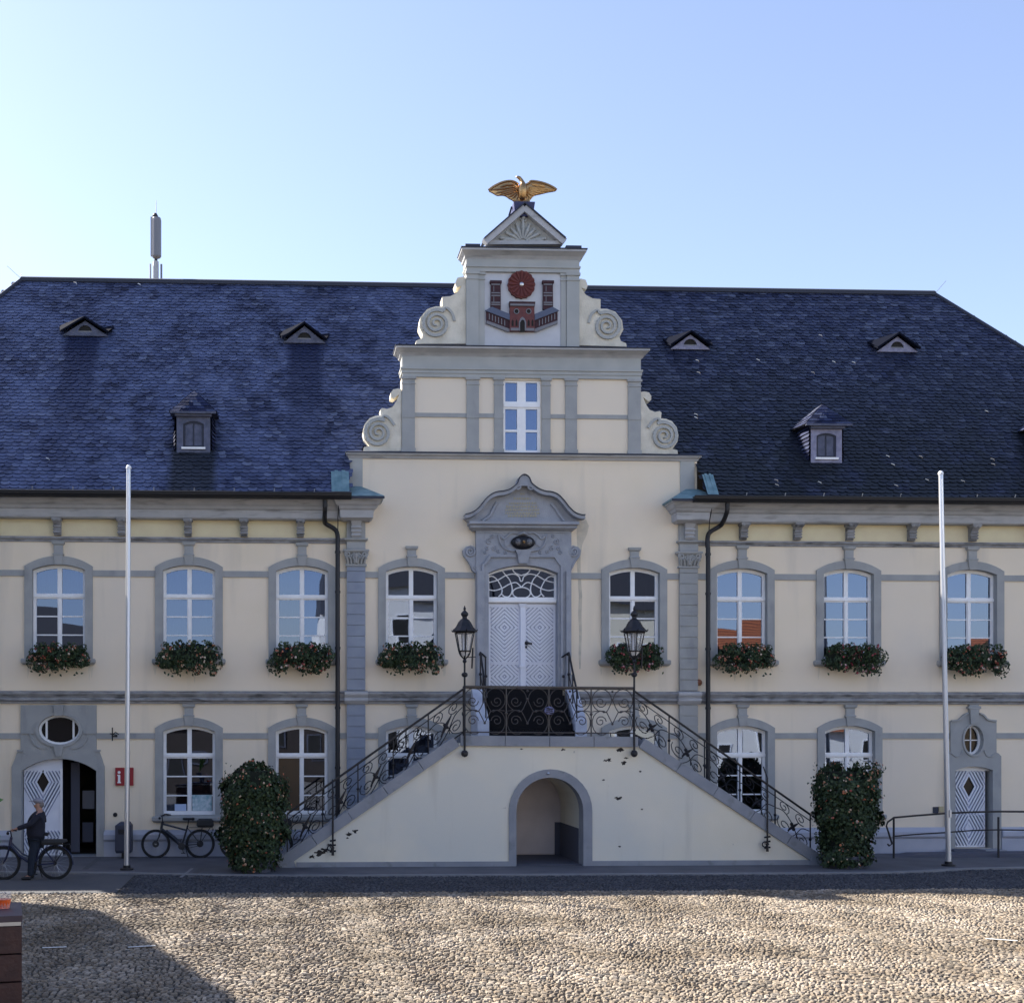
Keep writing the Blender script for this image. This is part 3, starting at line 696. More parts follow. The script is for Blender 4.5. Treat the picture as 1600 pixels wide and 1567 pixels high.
# town arms in relief on the third stage
et = lambda x, y: W(760+x/12.05, 400+y/12.05)
CA = tag(bpy.data.objects.new('coat_of_arms', None)); C.objects.link(CA); CA.parent = TH
c = et(650, 560); R = .345
ring = [(c[0]+(R*(1+.03*math.cos(i*PI*2/4)))*math.cos(2*PI*i/64), c[1]+(R*(1+.03*math.cos(i*PI*2/4)))*math.sin(2*PI*i/64)) for i in range(64)]
m = MB(); m.plate(ring, (), -.09, -.01)
for k in range(16):
    a = 2*PI*k/16; m.tube([(c[0]+.06*math.cos(a), -.09, c[1]+.06*math.sin(a)), (c[0]+.31*math.cos(a), -.10, c[1]+.31*math.sin(a))], [.01, .04], 5)
m.build('rosette', M_red, CA); MB().ball((c[0], -.10, c[1]), .058, 12, (1, .6, 1)).build('rosette_centre', M_silver, CA)
for cx in (167, 1148):
    m = MB(); a = et(cx-95, 980 if cx < 500 else 970); b = et(cx+95, 520)
    top = et(cx, 490)[1]; bot = et(cx, 1030)[1]
    m.loft([(a[0], b[0], -.08, bot), (a[0]+.005, b[0]-.005, -.08, top-.08), (a[0]-.02, b[0]+.02, -.11, top-.06), (a[0]-.02, b[0]+.02, -.11, top)], -.01)
    tw = m.build('tower', M_reddark, CA)
    m = MB()
    for zz in (560, 720, 770, 900, 940): m.box(a[0]+.015, b[0]-.02, -.095, -.078, et(cx, zz+12)[1], et(cx, zz-10)[1])
    for zz in (640, 830):
        m.box(a[0]+.07, a[0]+.085, -.09, -.078, et(cx, zz+55)[1], et(cx, zz-50)[1])
    m.build('tower_bands', M_greyrel, tw)
m = MB(); m.plate([et(*p) for p in ((425,1440),(890,1440),(885,985),(430,985))], (), -.12, -.01); g = m.build('gatehouse', M_redlight, CA)
m = MB(); m.loft([(*[et(x, 975)[0] for x in (425, 890)], -.14, et(0, 975)[1]), (*[et(x, 975)[0] for x in (415, 900)], -.16, et(0, 890)[1])], -.01); m.build('battlement', M_reddark, g)
m = MB()
for x in (550, 778):
    cc = et(x, 1075); m.tube([(cc[0]+.062*math.cos(t), -.125, cc[1]+.062*math.sin(t)) for t in [2*PI*i/16 for i in range(16)]], .012, 5, True)
m.box(et(430, 0)[0], et(885, 0)[0], -.155, -.118, et(0, 968)[1], et(0, 930)[1])
for a, b in ((440, 590), (725, 880)): m.box(et(a, 0)[0], et(b, 0)[0], -.135, -.118, et(0, 1430)[1], et(0, 1380)[1])
ga = [et(*p) for p in ((595,1440),(615,1440),(615,1290),(640,1245),(665,1232),(690,1245),(705,1290),(705,1440),(730,1440),(730,1280),(700,1210),(660,1180),(620,1210),(595,1280))]
m.plate(ga, (), -.135, -.118); m.build('gatehouse_trim', M_greyrel, g)
m = MB(); m.plate([et(*p) for p in ((615,1460),(615,1290),(640,1245),(665,1232),(690,1245),(705,1290),(705,1460))], (), -.126, -.10)
for x in (550, 778): cc = et(x, 1075); m.plate(ellipse(*cc, .05, .05, 14), (), -.125, -.10)
for x in (478, 550, 778, 850): m.plate([et(x-18, 1350), et(x+18, 1350), et(x+18, 1260), et(x, 1225), et(x-18, 1260)], (), -.126, -.10)
m.build('gatehouse_openings', M_dark, g)
for mir in (0, 1):
    q = (lambda x, y: et(2*660-x, y)) if mir else et
    fl = (lambda L: L[::-1]) if mir else (lambda L: L)
    w_ = MB().plate(fl([q(*p) for p in ((-10,1290),(390,1420),(428,1420),(428,1200),(-10,1040))]), (), -.07, -.01).build('curtain_wall', M_reddark, CA)
    MB().plate(fl([q(*p) for p in ((-35,1055),(425,1235),(425,1120),(90,985))]), (), -.11, -.06).build('wall_roof', M_bluerel, w_)
    m = MB(); m.plate(fl([q(*p) for p in ((-10,1290),(400,1450),(430,1450),(430,1395),(-5,1235))]), (), -.085, -.03)
    for k in range(6):
        x = 45+k*58; y = 1085+k*24; a_, b_ = q(x, y+130), q(x, y+20); m.bar((a_[0], -.069, a_[1]), (b_[0], -.069, b_[1]), .02, .015)
    m.build('wall_arcade', M_greyrel, w_)

# ------------------------------------------------ main doorway
M_dtrim = mat('blue_grey_door_stone', (.30, .315, .35), .85, spec=.25, var=(.37, .38, .41), vscale=3.5, bump=.35, bscale=40,
              extra=lambda t, tc, c: overlay(t, tc, c, TR, (.13, .14, .16), 5, .6, .8, (1, 1, .6), 7, (0, 0, 0), .6))
DY = -.2
dt = lambda x, y: W(700+x/6.813, 730+y/6.813, DY)
DW = thing('doorway', None, None); del_ = DW; DW.parent = TH
zc0 = Z(1075); jx0, jx1 = X(742.5), X(890.5)
hole = arched(CDx0, CDx1, zc0, Z(893.5), Z(881), 14)
body = [(jx0, zc0), (CDx0, zc0)]+[hole[-1]]+hole[2:-1][::-1][0:0]
top = dt(0, 655)[1]
body = [(jx0, zc0), (hole[0][0], zc0)]+hole[2:][::-1]+[(hole[1][0], zc0), (jx1, zc0), (jx1, top), (jx0, top)]
MB().plate(body, (), -.16, .34).build('door_surround', M_dtrim, DW)
m = MB()
for a, b in ((jx0+.02, jx0+.14), (jx1-.14, jx1-.02)): m.box(a, b, -.22, -.15, zc0, dt(0, 1100)[1]); m.box(a-.03, b+.03, -.25, -.15, zc0, zc0+.35)
path = [dt(*p) for p in ((372,2340),(372,1040),(395,1025),(448,945),(720,945))]; pth2 = [dt(*p) for p in ((1212,2340),(1212,1040),(1190,1025),(1138,945),(866,945))]
for P in (path, pth2):
    for i in range(len(P)-1): m.bar((P[i][0], -.155, P[i][1]), (P[i+1][0], -.155, P[i+1][1]), .06, .06+.0007*i)
m.box(*(dt(300, 0)[0], dt(1290, 0)[0]), -.185, -.155, dt(0, 690)[1], dt(0, 655)[1])
m.build('door_moulding', M_dtrim, DW)
x0, x1 = dt(225, 0)[0], dt(1370, 0)[0]; za, zb = dt(0, 655)[1], dt(0, 585)[1]
MB().loft([(x0+.1, x1-.1, -.2, za-.04), (x0+.06, x1-.06, -.3, za), (x0+.02, x1-.02, -.34, za+.02), (x0+.02, x1-.02, -.34, za+.07), (x0-.02, x1+.02, -.42, za+.10), (x0-.02, x1+.02, -.42, zb)], .02).build('door_cornice', M_dtrim, DW)
curve = [(172,540),(215,530),(270,505),(330,450),(385,380),(450,325),(520,300),(575,295),(640,275),(690,240),(725,205),(745,150),(795,118),(845,150),(868,205),(905,240),(960,275),(1025,297),(1080,302),(1150,330),(1215,395),(1270,465),(1330,520),(1395,545),(1438,545)]
cv = smooth_path([dt(*p) for p in curve], 3)
MB().plate([dt(235, 590)]+cv+[dt(1370, 590)], (), -.2, .02).build('hood', M_dtrim, DW)
m = MB()
for i in range(len(cv)-1):
    m.bar((cv[i][0], -.19, cv[i][1]), (cv[i+1][0], -.19, cv[i+1][1]), .085, .24+.0006*(i % 2))
h = m.build('hood_moulding', M_dtrim, DW)
m = MB()
for i in range(len(cv)-1):
    m.bar((cv[i][0], -.1, cv[i][1]+.055), (cv[i+1][0], -.1, cv[i+1][1]+.055), .022, .36+.0006*(i % 2))
m.build('hood_lead', M_lead, h)
m = MB()
for P in (((365,575),(440,520),(470,470),(500,410),(520,380)), ((1235,575),(1180,500),(1140,440),(1095,390))):
    sp = smooth_path([dt(*p) for p in P], 4); m.tube([(u, -.22, v) for u, v in sp], .045, 6)
m.plate([dt(*p) for p in ((735,225),(738,165),(795,128),(852,165),(858,225),(830,215),(760,215))], (), -.42, -.36)
for s_ in (-1, 1): sp = spiral(dt(797+s_*75, 215)[0], dt(0, 215)[1], .10, .02, PI/2, 1.4*s_, 10); m.tube([(u, -.40, v) for u, v in sp], .025, 5)
m.build('hood_ornament', M_dtrim, DW)
# weathered gilt inscription: small illegible relief strokes
m = MB()
for r, (a, b) in zip((285, 335, 385, 420, 455, 490, 520), ((770,815),(700,880),(650,940),(620,960),(610,975),(610,975),(640,950))):
    x = a
    while x < b:
        wd = random.uniform(8, 24); p = dt(x, r+random.uniform(8, 12)); q = dt(min(x+wd, b), r-random.uniform(8, 14))
        m.box(p[0], q[0], -.212, -.195, p[1], q[1]); x += wd+random.uniform(6, 12)
m.build('inscription', M_ochre, DW)
# carved frieze: medallion, cartouche and scrolls
mc = dt(798, 800)
m = MB(); m.ball((mc[0], -.20, mc[1]), 1, 20, (.31, .12, .175)); m.build('medallion', M_black, DW)
m = MB()
for s_ in (-1, 1): m.ball((mc[0]+s_*.14, -.295, mc[1]), 1, 12, (.075, .03, .095))
m.build('medallion_shields', M_shield, DW); MB().ball((mc[0], -.325, mc[1]), .04, 8).build('medallion_boss', M_gold, DW)
m = MB()
for P in (((540,715),(552,770),(575,830),(630,875),(715,890)), ((560,735),(600,760),(640,720),(690,695),(740,705)), ((540,715),(580,745),(575,760))):
    for mir in (0, 1):
        sp = smooth_path([dt(2*798-p[0] if mir else p[0], p[1]) for p in P], 5); m.tube([(u, -.185, v) for u, v in sp], .026, 5)
for (sx, sy, r, tn) in ((440,790,.085,1.4),(490,860,.07,-1.3),(420,860,.05,1.2),(470,735,.05,-1.2),(540,895,.05,1.2),(610,905,.045,-1.2),(400,905,.05,1.3)):
    for mir in (0, 1):
        c = dt(2*798-sx if mir else sx, sy); sp = spiral(c[0], c[1], r, .015, 1, tn*(-1 if mir else 1), 10); m.tube([(u, -.168, v) for u, v in sp], .017, 4)
for P in (((600,770),(650,760),(660,820),(610,850)), ):
    for mir in (0, 1): m.plate([dt(2*798-p[0] if mir else p[0], p[1]) for p in P][::(-1 if mir else 1)], (), -.18, -.15)
m.tube([(mc[0]-.12, -.2, mc[1]+.2), (mc[0], -.24, mc[1]+.24), (mc[0]+.12, -.2, mc[1]+.2)], [.02, .045, .02], 6)
m.build('carved_scrolls', M_dtrim, DW)
MB().loft([(dt(750, 0)[0], dt(848, 0)[0], -.26, dt(0, 1020)[1]), (dt(738, 0)[0], dt(862, 0)[0], -.28, dt(0, 940)[1]), (dt(715, 0)[0], dt(885, 0)[0], -.30, dt(0, 878)[1])], -.1).build('keystone', M_dtrim, DW)
for mir in (0, 1):
    q = lambda x, y: dt(1584-x if mir else x, y)
    ear = [q(*p) for p in ((295,1120),(262,1095),(240,1030),(200,975),(168,930),(162,880),(190,845),(235,832),(285,850),(305,900),(330,1010),(345,1090),(320,1115))]
    m = MB(); m.plate(ear if mir else ear[::-1], (), -.13, .02)
    c = q(238, 895); sp = spiral(c[0], c[1], .135, .02, PI/2, 1.9*(1 if mir else -1), 14); m.tube([(u, -.15, v) for u, v in sp], .03, 5)
    c = q(305, 1065); sp = spiral(c[0], c[1], .07, .015, -PI/2, 1.4*(-1 if mir else 1), 10); m.tube([(u, -.14, v) for u, v in sp], .02, 5)
    sp = smooth_path([q(*p) for p in ((180,940),(225,1000),(260,1070))], 5); m.tube([(u, -.14, v) for u, v in sp], .022, 5)
    m.build('side_scroll', M_dtrim, DW)
# fanlight
FY = .06
ft = lambda x, y: W(700+x/6.813, 730+y/6.813, FY)
fz0 = ft(0, 1392)[1]
fr = arched(CDx0, CDx1, fz0, Z(894.5), Z(881.5), 14); fi = arched(CDx0+.05, CDx1-.05, fz0+.03, Z(894.5)-.02, Z(881.5)-.06, 14)
m = MB(); m.plate(fr, [fi], FY, FY+.08); m.box(CDx0, CDx1, FY-.02, FY+.09, ft(0, 1440)[1], fz0+.001-.003)
m.box(CDx0+.01, CDx1-.01, FY-.05, FY-.022, ft(0, 1432)[1], ft(0, 1410)[1])
fan = m.build('fanlight', M_white, DW)
MB().plate(fi, (), FY+.05, FY+.055).build('pane', M_glass, fan)
m = MB(); ry = FY+.03
def tr(P, closed=False):
    sp = smooth_path([ft(*p) for p in P], 5, closed); m.tube([(u, ry, v) for u, v in sp], .016, 5, closed)
tr([(690+95*(1+math.cos(t)), 1335+58*math.sin(t)) for t in [2*PI*i/14 for i in range(14)]], True)
for mir in (0, 1):
    g = lambda L: [(1566-x if mir else x, y) for x, y in L]
    tr(g([(725,1050),(700,1050),(690,1085),(720,1125),(783,1150)]))
    tr(g([(590,1085),(585,1105),(610,1140),(650,1185),(675,1240),(685,1300),(672,1350),(640,1378),(600,1372),(575,1350)]))
    tr(g([(430,1170),(470,1158),(515,1185),(545,1225),(575,1290),(572,1340),(540,1375)]))
    tr(g([(430,1225),(480,1215),(540,1195),(620,1150),(700,1135),(755,1160),(770,1200),(780,1215)]))
    tr(g([(430,1300),(500,1310),(580,1285),(650,1245),(720,1225),(765,1255),(783,1280)]))
m.build('tracery', M_white, fan)
# double door with nested diamond boarding
def clip(p, q, r):
    x0, z0 = p; dx, dz = q[0]-p[0], q[1]-p[1]; t0, t1 = 0., 1.
    for pp, qq in ((-dx, x0-r[0]), (dx, r[1]-x0), (-dz, z0-r[2]), (dz, r[3]-z0)):
        if abs(pp) < 1e-12:
            if qq < 0: return None
        else:
            t = qq/pp
            if pp < 0: t0 = max(t0, t)
            else: t1 = min(t1, t)
    return None if t0 >= t1 else ((x0+t0*dx, z0+t0*dz), (x0+t1*dx, z0+t1*dz))
def diamonds(m, cx, cz, a, b, r, y, n, w_=.012, d=.012, start=1):
    for k in range(start, n):
        c4 = [(cx+a*k, cz), (cx, cz+b*k), (cx-a*k, cz), (cx, cz-b*k)]
        for i in range(4):
            s_ = clip(c4[i], c4[(i+1) % 4], r)
            if s_: m.bar((s_[0][0], y, s_[0][1]), (s_[1][0], y, s_[1][1]), w_, d+.0003*(i % 2))
bt = lambda x, y: W(690+x/5.804, 930+y/5.804, .1)
M_door = mat('door_white', (.78, .80, .87), .5, var=(.72, .74, .82), vscale=4)
M_dgroove = mat('door_board_edge', (.30, .33, .44), .7)
dz0, dz1 = zc0+.0, bt(0, 72)[1]
for k, (a, b) in enumerate(((422, 730), (732, 1037))):
    xa, xb = bt(a, 0)[0], bt(b, 0)[0]
    if k == 0: xa = CDx0+.0
    else: xb = CDx1-.0
    d = MB(); d.box(xa+.004, xb-.004, .13, .19, dz0+.01, dz1); lf = d.build('door', M_door, DW)
    pa, pb = (455, 688) if k == 0 else (777, 1005)
    for (u0, u1, cyy) in ((600, 108, 290), (835, 628, 735)):
        r = (bt(pa, 0)[0], bt(pb, 0)[0], bt(0, u0)[1], bt(0, u1)[1]); c = bt((pa+pb)/2, cyy)
        p = MB(); diamonds(p, c[0], c[1], .105, .10, r, .13, 18, .056, .02); p.build('door_boarding', M_door, lf)
        p = MB(); diamonds(p, c[0]+.0, c[1], .105, .10, r, .13, 18, .10, .004, 1); p.build('door_groove', M_dgroove, lf)
        f = MB(); f.box(r[0]-.03, r[1]+.03, .10, .129, r[3]+.004, r[3]+.03); f.box(r[0]-.03, r[1]+.03, .10, .129, r[2]-.03, r[2]-.004); f.build('door_rail', M_door, lf)
d = MB(); xa, xb = bt(712, 0)[0], bt(752, 0)[0]; d.box(xa, xb, .05, .13, dz0+.01, bt(0, 105)[1]); d.loft([(xa-.02, xb+.02, .04, bt(0, 105)[1]+.002), (xa-.04, xb+.04, .02, bt(0, 75)[1])], .13); d.loft([(xa-.03, xb+.03, .02, bt(0, 652)[1]), (xa-.03, xb+.03, .02, bt(0, 636)[1])], .13)
d.build('door_post', M_door, DW)
hp = bt(765, 440); d = MB(); d.ball((hp[0], .06, hp[1]+.02), .05, 8); d.ball((hp[0]-.0, .07, hp[1]-.08), .03, 8); d.tube([(hp[0], .04, hp[1]+.02), (hp[0]+.14, .03, hp[1]-.0)], .026, 6); d.build('door_handle', M_black, DW)
MB().box(CDx0+.02, CDx1-.02, .45, .5, ZSILL-.1, 8.2).build('interior', M_dark, TH)

# ------------------------------------------------ side doors
lt = lambda x, y: W(x/4, 1050+y/4, 0)
P = [lt(*p) for p in ((76,1160),(76,590),(95,545),(110,500),(132,480),(132,205),(605,205),(605,480),(625,500),(640,545),(655,590),(655,1160))]
hd = DL
P2 = P[::-1]   # counter-clockwise from lower right
P2 = [P[-1]]+P[-2:0:-1]+[P[0]]
body = [P[0], (hd[0][0], P[0][1])]+hd[2:][::-1]+[(hd[1][0], P[0][1]), P[-1]]+P[-2:0:-1]
sd1 = MB().plate(body, [OVL], -.06, .3).build('door_surround', M_trim, TH)
m = MB()
o1 = ellipse(ovL[0], ovL[1], .585, .44, 24)
m.plate(o1, [ellipse(ovL[0], ovL[1], .525, .375, 24)], -.10, -.055)
m.loft([(ovL[0]-.09, ovL[0]+.09, -.14, Z(1118)), (ovL[0]-.13, ovL[0]+.13, -.15, Z(1101))], -.05)
m.loft([(ovL[0]-.07, ovL[0]+.07, -.14, Z(1181)), (ovL[0]-.12, ovL[0]+.12, -.15, Z(1165))], -.05)
for s_ in (-1, 1):
    x = ovL[0]
    m.box(min(x+s_*.62, x+s_*.93), max(x+s_*.62, x+s_*.93), -.09, -.055, Z(1146), Z(1143))
    sp = smooth_path([(x+s_*.72, Z(1146)), (x+s_*.66, Z(1158)), (x+s_*.5, Z(1167)), (x+s_*.3, Z(1168))], 4)
    for i in range(len(sp)-1): m.bar((sp[i][0], -.055, sp[i][1]), (sp[i+1][0], -.055, sp[i+1][1]), .035, .03+.0005*(i % 2))
    m.box(min(x+s_*.90, x+s_*1.03), max(x+s_*.90, x+s_*1.03), -.10, -.055, Z(1174), Z(1171))
m.build('surround_moulding', M_trim, sd1)
def oval_window(c, a, b, bars, nm='oval_window'):
    m = MB(); m.plate(ellipse(c[0], c[1], a+.0, b+.0, 24), [ellipse(c[0], c[1], a-.055, b-.055, 24)], .06, .13)
    for q in bars: m.box(*q[:2], .07, .12, *q[2:])
    w_ = m.build(nm, M_white, TH); MB().plate(ellipse(c[0], c[1], a-.02, b-.02, 24), (), .10, .105).build('pane', M_panedark, w_); return w_
oval_window(ovL, .52, .37, [(ovL[0]-.36, ovL[0]-.31, ovL[1]-.22, ovL[1]+.22), (ovL[0]+.31, ovL[0]+.36, ovL[1]-.22, ovL[1]+.22)])
# closed left leaf with diamond boards and lozenge pane
lx0, lx1 = DLx0+.02, X(95.5); lz0, lz1 = .03, DL[2][1]
cx = (lx0+lx1)/2; cz = Z(1222, 65)
def dhead(x): # head of the opening
    hw = (DLx1-DLx0)/2; h = DL[len(DL)//2+1][1]-DL[2][1]; h = Z(1185, 92)-Z(1204, 92); R = (hw*hw+h*h)/(2*h); dx = x-(DLx0+DLx1)/2
    return Z(1185, 92)-R+math.sqrt(R*R-dx*dx)
xs = [lx1+(lx0-lx1)*i/6 for i in range(7)]
loz = [(cx-.17, cz), (cx, cz-.31), (cx+.17, cz), (cx, cz+.31)]
lf = MB().plate([(lx0, lz0), (lx1, lz0)]+[(x, dhead(x)-.005) for x in xs], [loz], .16, .22).build('door', M_door, TH, label='closed white boarded leaf with a dark lozenge pane')
MB().plate([(cx-.18, cz), (cx, cz-.32), (cx+.18, cz), (cx, cz+.32)], (), .175, .18).build('pane', M_panedark, lf)
m = MB(); diamonds(m, cx, cz, .085, .155, (lx0+.03, lx1-.03, lz0+.62, lz1-.02), .16, 7, .034, .03, 2)
diamonds(m, cx, lz0+.45, .085, .155, (lx0+.03, lx1-.03, lz0+.05, lz0+.61), .16, 9, .034, .03, 1); m.build('door_boarding', M_door, lf)
m = MB(); diamonds(m, cx, cz, .085, .155, (lx0+.03, lx1-.03, lz0+.62, lz1-.02), .16, 7, .09, .003, 3); diamonds(m, cx, lz0+.45, .085, .155, (lx0+.03, lx1-.03, lz0+.05, lz0+.61), .16, 9, .09, .003, 2); m.build('door_groove', M_dgroove, lf)
MB().box(lx1-.045, lx1+.012, .12, .159, lz0, lz1+.05).build('door_edge', M_white, lf)
# the open half: dark lobby with an inner leaf and a notice board
m = MB(); m.box(DLx0, lx1+.15, 1.0, 1.02, .02, 2.6); m.box(DLx1-.10, DLx1+.1, .5, 1.6, .02, 2.6); m.build('lobby_wall', M_dark, TH)
m = MB(); m.box(X(104), X(118), .62, .66, .06, 2.35); m.build('inner_door', M_darkgrey, TH)
m = MB(); m.box(X(120), X(139), .85, .87, 1.15, 1.62); m.build('notice_board', M_greyrel, TH)
m = MB(); m.box(X(120), X(137), .85, .87, .3, .8); m.build('letter_box', M_darkgrey, TH)
MB().box(DLx0-.05, DLx1+.05, -.02, .6, 0.004, .022).build('threshold', M_coping, TH)

# right side door
rt = lambda x, y: W(1200+x/4, 1040+y/4, 0)
Q = [(1450,1140),(1450,565),(1435,548),(1420,540),(1420,345),(1385,345),(1360,325),(1335,302),(1310,293)]
cxr = 1277
right = [rt(*p) for p in Q]; left = [rt(2*cxr-x, y) for x, y in Q][::-1]
hr = DR; zb = rt(0, 1140)[1]
body = [rt(2*cxr-1450, 1140), (hr[0][0], right[0][1]), ]+hr[2:][::-1]+[(hr[1][0], right[0][1])]+right+left[:-1]
# ensure monotone closing
qf = ellipse(ovR[0], ovR[1], .25, .375, 20)
sd2 = MB().plate(body, [qf], -.06, .3).build('door_surround', M_trim, TH)
m = MB(); m.plate(ellipse(ovR[0], ovR[1], .30, .43, 20), [ellipse(ovR[0], ovR[1], .255, .38, 20)], -.095, -.055)
for s_ in (-1, 1):
    x = ovR[0]
    sp = [(x+s_*.10, Z(1113)), (x+s_*.28, Z(1117)), (x+s_*.38, Z(1124)), (x+s_*.55, Z(1125.5))]
    sp = smooth_path([W(1519+s_*d, py)  for d, py in ((9,1114),(15,1117),(22,1124),(35,1126))], 4)
    for i in range(len(sp)-1): m.bar((sp[i][0], -.055, sp[i][1]), (sp[i+1][0], -.055, sp[i+1][1]), .04, .05+.0005*(i % 2))
    sp = [W(1519+s_*d, py) for d, py in ((17,1172),(20,1180),(27,1182),(35,1176))]
    for i in range(3): m.bar((sp[i][0], -.055, sp[i][1]), (sp[i+1][0], -.055, sp[i+1][1]), .03, .03+.0005*(i % 2))
m.loft([(ovR[0]-.09, ovR[0]+.09, -.11, W(1519, 1131)[1]), (ovR[0]-.12, ovR[0]+.12, -.13, W(1519, 1108)[1]), (ovR[0]-.16, ovR[0]+.16, -.14, W(1519, 1107)[1]), (ovR[0]-.16, ovR[0]+.16, -.14, W(1519, 1104)[1]), (ovR[0]-.12, ovR[0]+.12, -.1, W(1519, 1103)[1]), (ovR[0]-.12, ovR[0]+.12, -.1, ZB0-.03)], -.0)
m.build('surround_moulding', M_trim, sd2)
oval_window(ovR, .25, .375, [(ovR[0]-.012, ovR[0]+.012, ovR[1]-.34, ovR[1]+.34), (ovR[0]-.22, ovR[0]+.22, ovR[1]-.015, ovR[1]+.01)])
rx0, rx1 = DRx0+.01, X(1544); rz0, rz1 = DR[0][1]+.0, DR[2][1]-.02; cx = (rx0+rx1)/2; cz = W(1516, 1229)[1]
loz = [(cx-.16, cz), (cx, cz-.31), (cx+.16, cz), (cx, cz+.31)]
lf = MB().plate([(rx0, rz0), (rx1, rz0), (rx1, rz1), (rx0, rz1)], [loz], .14, .20).build('door', M_door, TH, label='narrow white boarded door with a dark lozenge pane')
MB().plate([(cx-.17, cz), (cx, cz-.32), (cx+.17, cz), (cx, cz+.32)], (), .155, .16).build('pane', M_panedark, lf)
m = MB(); diamonds(m, cx, cz, .085, .155, (rx0+.03, rx1-.03, rz0+.85, rz1-.02), .14, 8, .034, .03, 2)
diamonds(m, cx, rz0+.48, .085, .155, (rx0+.03, rx1-.03, rz0+.05, rz0+.84), .14, 9, .034, .03, 1); m.build('door_boarding', M_door, lf)
m = MB(); diamonds(m, cx, cz, .085, .155, (rx0+.03, rx1-.03, rz0+.85, rz1-.02), .14, 8, .09, .003, 3); diamonds(m, cx, rz0+.48, .085, .155, (rx0+.03, rx1-.03, rz0+.05, rz0+.84), .14, 9, .09, .003, 2); m.build('door_groove', M_dgroove, lf)
MB().box(rx0-.0, DRx1+.02, .10, .16, rz1+.003, rz1+.12).build('door_head', M_white, lf)
MB().box(X(1475), X(1523), -.5, -.09, .01, DR[0][1]-.01).build('door_step', M_darkgrey, TH)
MB().box(X(1523)+.005, X(1556), -.5, -.09, .01, DR[0][1]-.012).build('door_step', M_coping, TH)

# ------------------------------------------------ roof
RY = 4.5; RX0, RZ = W(33, 438, RY); RX1 = W(1460, 460, RY)[0]
TAN = (RZ-ZE)/(RY-YE); SL = math.hypot(RY-YE, RZ-ZE)
def onroof(px, py):
    lo_, hi_ = YE, RY
    for _ in range(40):
        y = (lo_+hi_)/2; x, z = W(px, py, y)
        if z > ZE+(y-YE)*TAN: lo_ = y
        else: hi_ = y
    return x, y, z
q = onroof(1599, 545); HK = (q[0]-RX1)/(RY-q[1])   # x gained per metre of y down the hip
q2 = onroof(1, 463); HK2 = (RX0-q2[0])/(RY-q2[1])
HK = max(.3, HK); HK2 = max(.3, HK2); HK2 = HK2 if abs(HK2-HK) < .6 else HK
print('hip', HK, HK2, q, q2)
EXR = RX1+HK*(RY-YE); EXL = RX0-HK2*(RY-YE)
XA, XB, ZX0, ZXA = GL0+.08, GR0-.08, 10.05, W(817, 440, .3)[1]
def roofz(y): return ZE+(y-YE)*TAN
def roofy(z): return YE+(z-ZE)/TAN
def hidden(x, z):
    if not (XA < x < XB): return False
    return z < ZX0+(1-abs(x-CX)/(XB-CX))*(ZXA-ZX0)-.12
M_slate_b = mat('slate_underlay', (.03, .035, .05), .7)
RM = [(.008,.012,.038), (.018,.026,.072), (.032,.043,.100), (.005,.008,.028), (.055,.068,.135), (.014,.020,.058), (.075,.09,.155), (.010,.014,.044), (.024,.033,.083), (.10,.12,.19)]
def ex_slate(t, tc, cur):
    # sky sheen painted in as paler slates to the left, moss deepened low on the right, dark run-off strips under the dormers
    def rngmul(lo, hi, src, a, b):
        mr = t.nodes.new('ShaderNodeMapRange'); mr.inputs[1].default_value = lo; mr.inputs[2].default_value = hi; mr.inputs[3].default_value = a; mr.inputs[4].default_value = b
        mr.interpolation_type = 'SMOOTHSTEP'; t.links.new(src, mr.inputs[0]); return mr.outputs[0]
    sp = t.nodes.new('ShaderNodeSeparateXYZ'); t.links.new(tc.outputs['Object'], sp.inputs[0])
    def mixc(cur, col, fac, mode='MIX'):
        mx = t.nodes.new('ShaderNodeMix'); mx.data_type = 'RGBA'; mx.blend_type = mode
        t.links.new(cur, mx.inputs[6]); mx.inputs[7].default_value = (*col, 1); t.links.new(fac, mx.inputs[0]); return mx.outputs[2]
    def mul(a, b):
        n_ = t.nodes.new('ShaderNodeMath'); n_.operation = 'MULTIPLY'; t.links.new(a, n_.inputs[0]); t.links.new(b, n_.inputs[1]); return n_.outputs[0]
    no = t.nodes.new('ShaderNodeTexNoise'); no.inputs['Scale'].default_value = 1.1; no.inputs['Detail'].default_value = 9; no.inputs['Roughness'].default_value = .65; t.links.new(tc.outputs['Object'], no.inputs['Vector'])
    pale = mul(rngmul(.36, .64, no.outputs[0], .0, .5), rngmul(4, 13, sp.outputs[0], 1., .12))
    cur = mixc(cur, (.12, .155, .29), pale)
    moss = mul(rngmul(.30, .55, no.outputs[0], 0.45, .95), mul(rngmul(4.5, 10, sp.outputs[0], 0., 1.), rngmul(9.5, 16.0, sp.outputs[2], 1., .15)))
    cur = mixc(cur, (.007, .010, .014), moss)
    for px, py, hw in ((132, 520, .42), (476, 535, .42), (303, 700, .55)):
        x0 = onroof(px, py); 
        f = mul(rngmul(x0[0]-hw-.15, x0[0]-hw+.1, sp.outputs[0], 0., .92), rngmul(x0[0]+hw-.1, x0[0]+hw+.15, sp.outputs[0], 1., 0.))
        f = mul(f, rngmul(x0[2]-5.5, x0[2]-.2, sp.outputs[2], .0, 1.)); f = mul(f, rngmul(x0[2]+.1, x0[2]+.3, sp.outputs[2], 1., 0.))
        cur = mixc(cur, (.012, .018, .055) if px != 303 else (.012, .015, .02), f)
    return cur
M_slate = mat('slate', RM[0], .50, spec=.45, island=RM, extra=ex_slate, bump=.35, bscale=18)
RF = MB()
z0 = ZE
yA = roofy(ZX0); yP = roofy(ZXA)
P3 = lambda x, y, dz=-.03: (x, y, roofz(y)+dz)
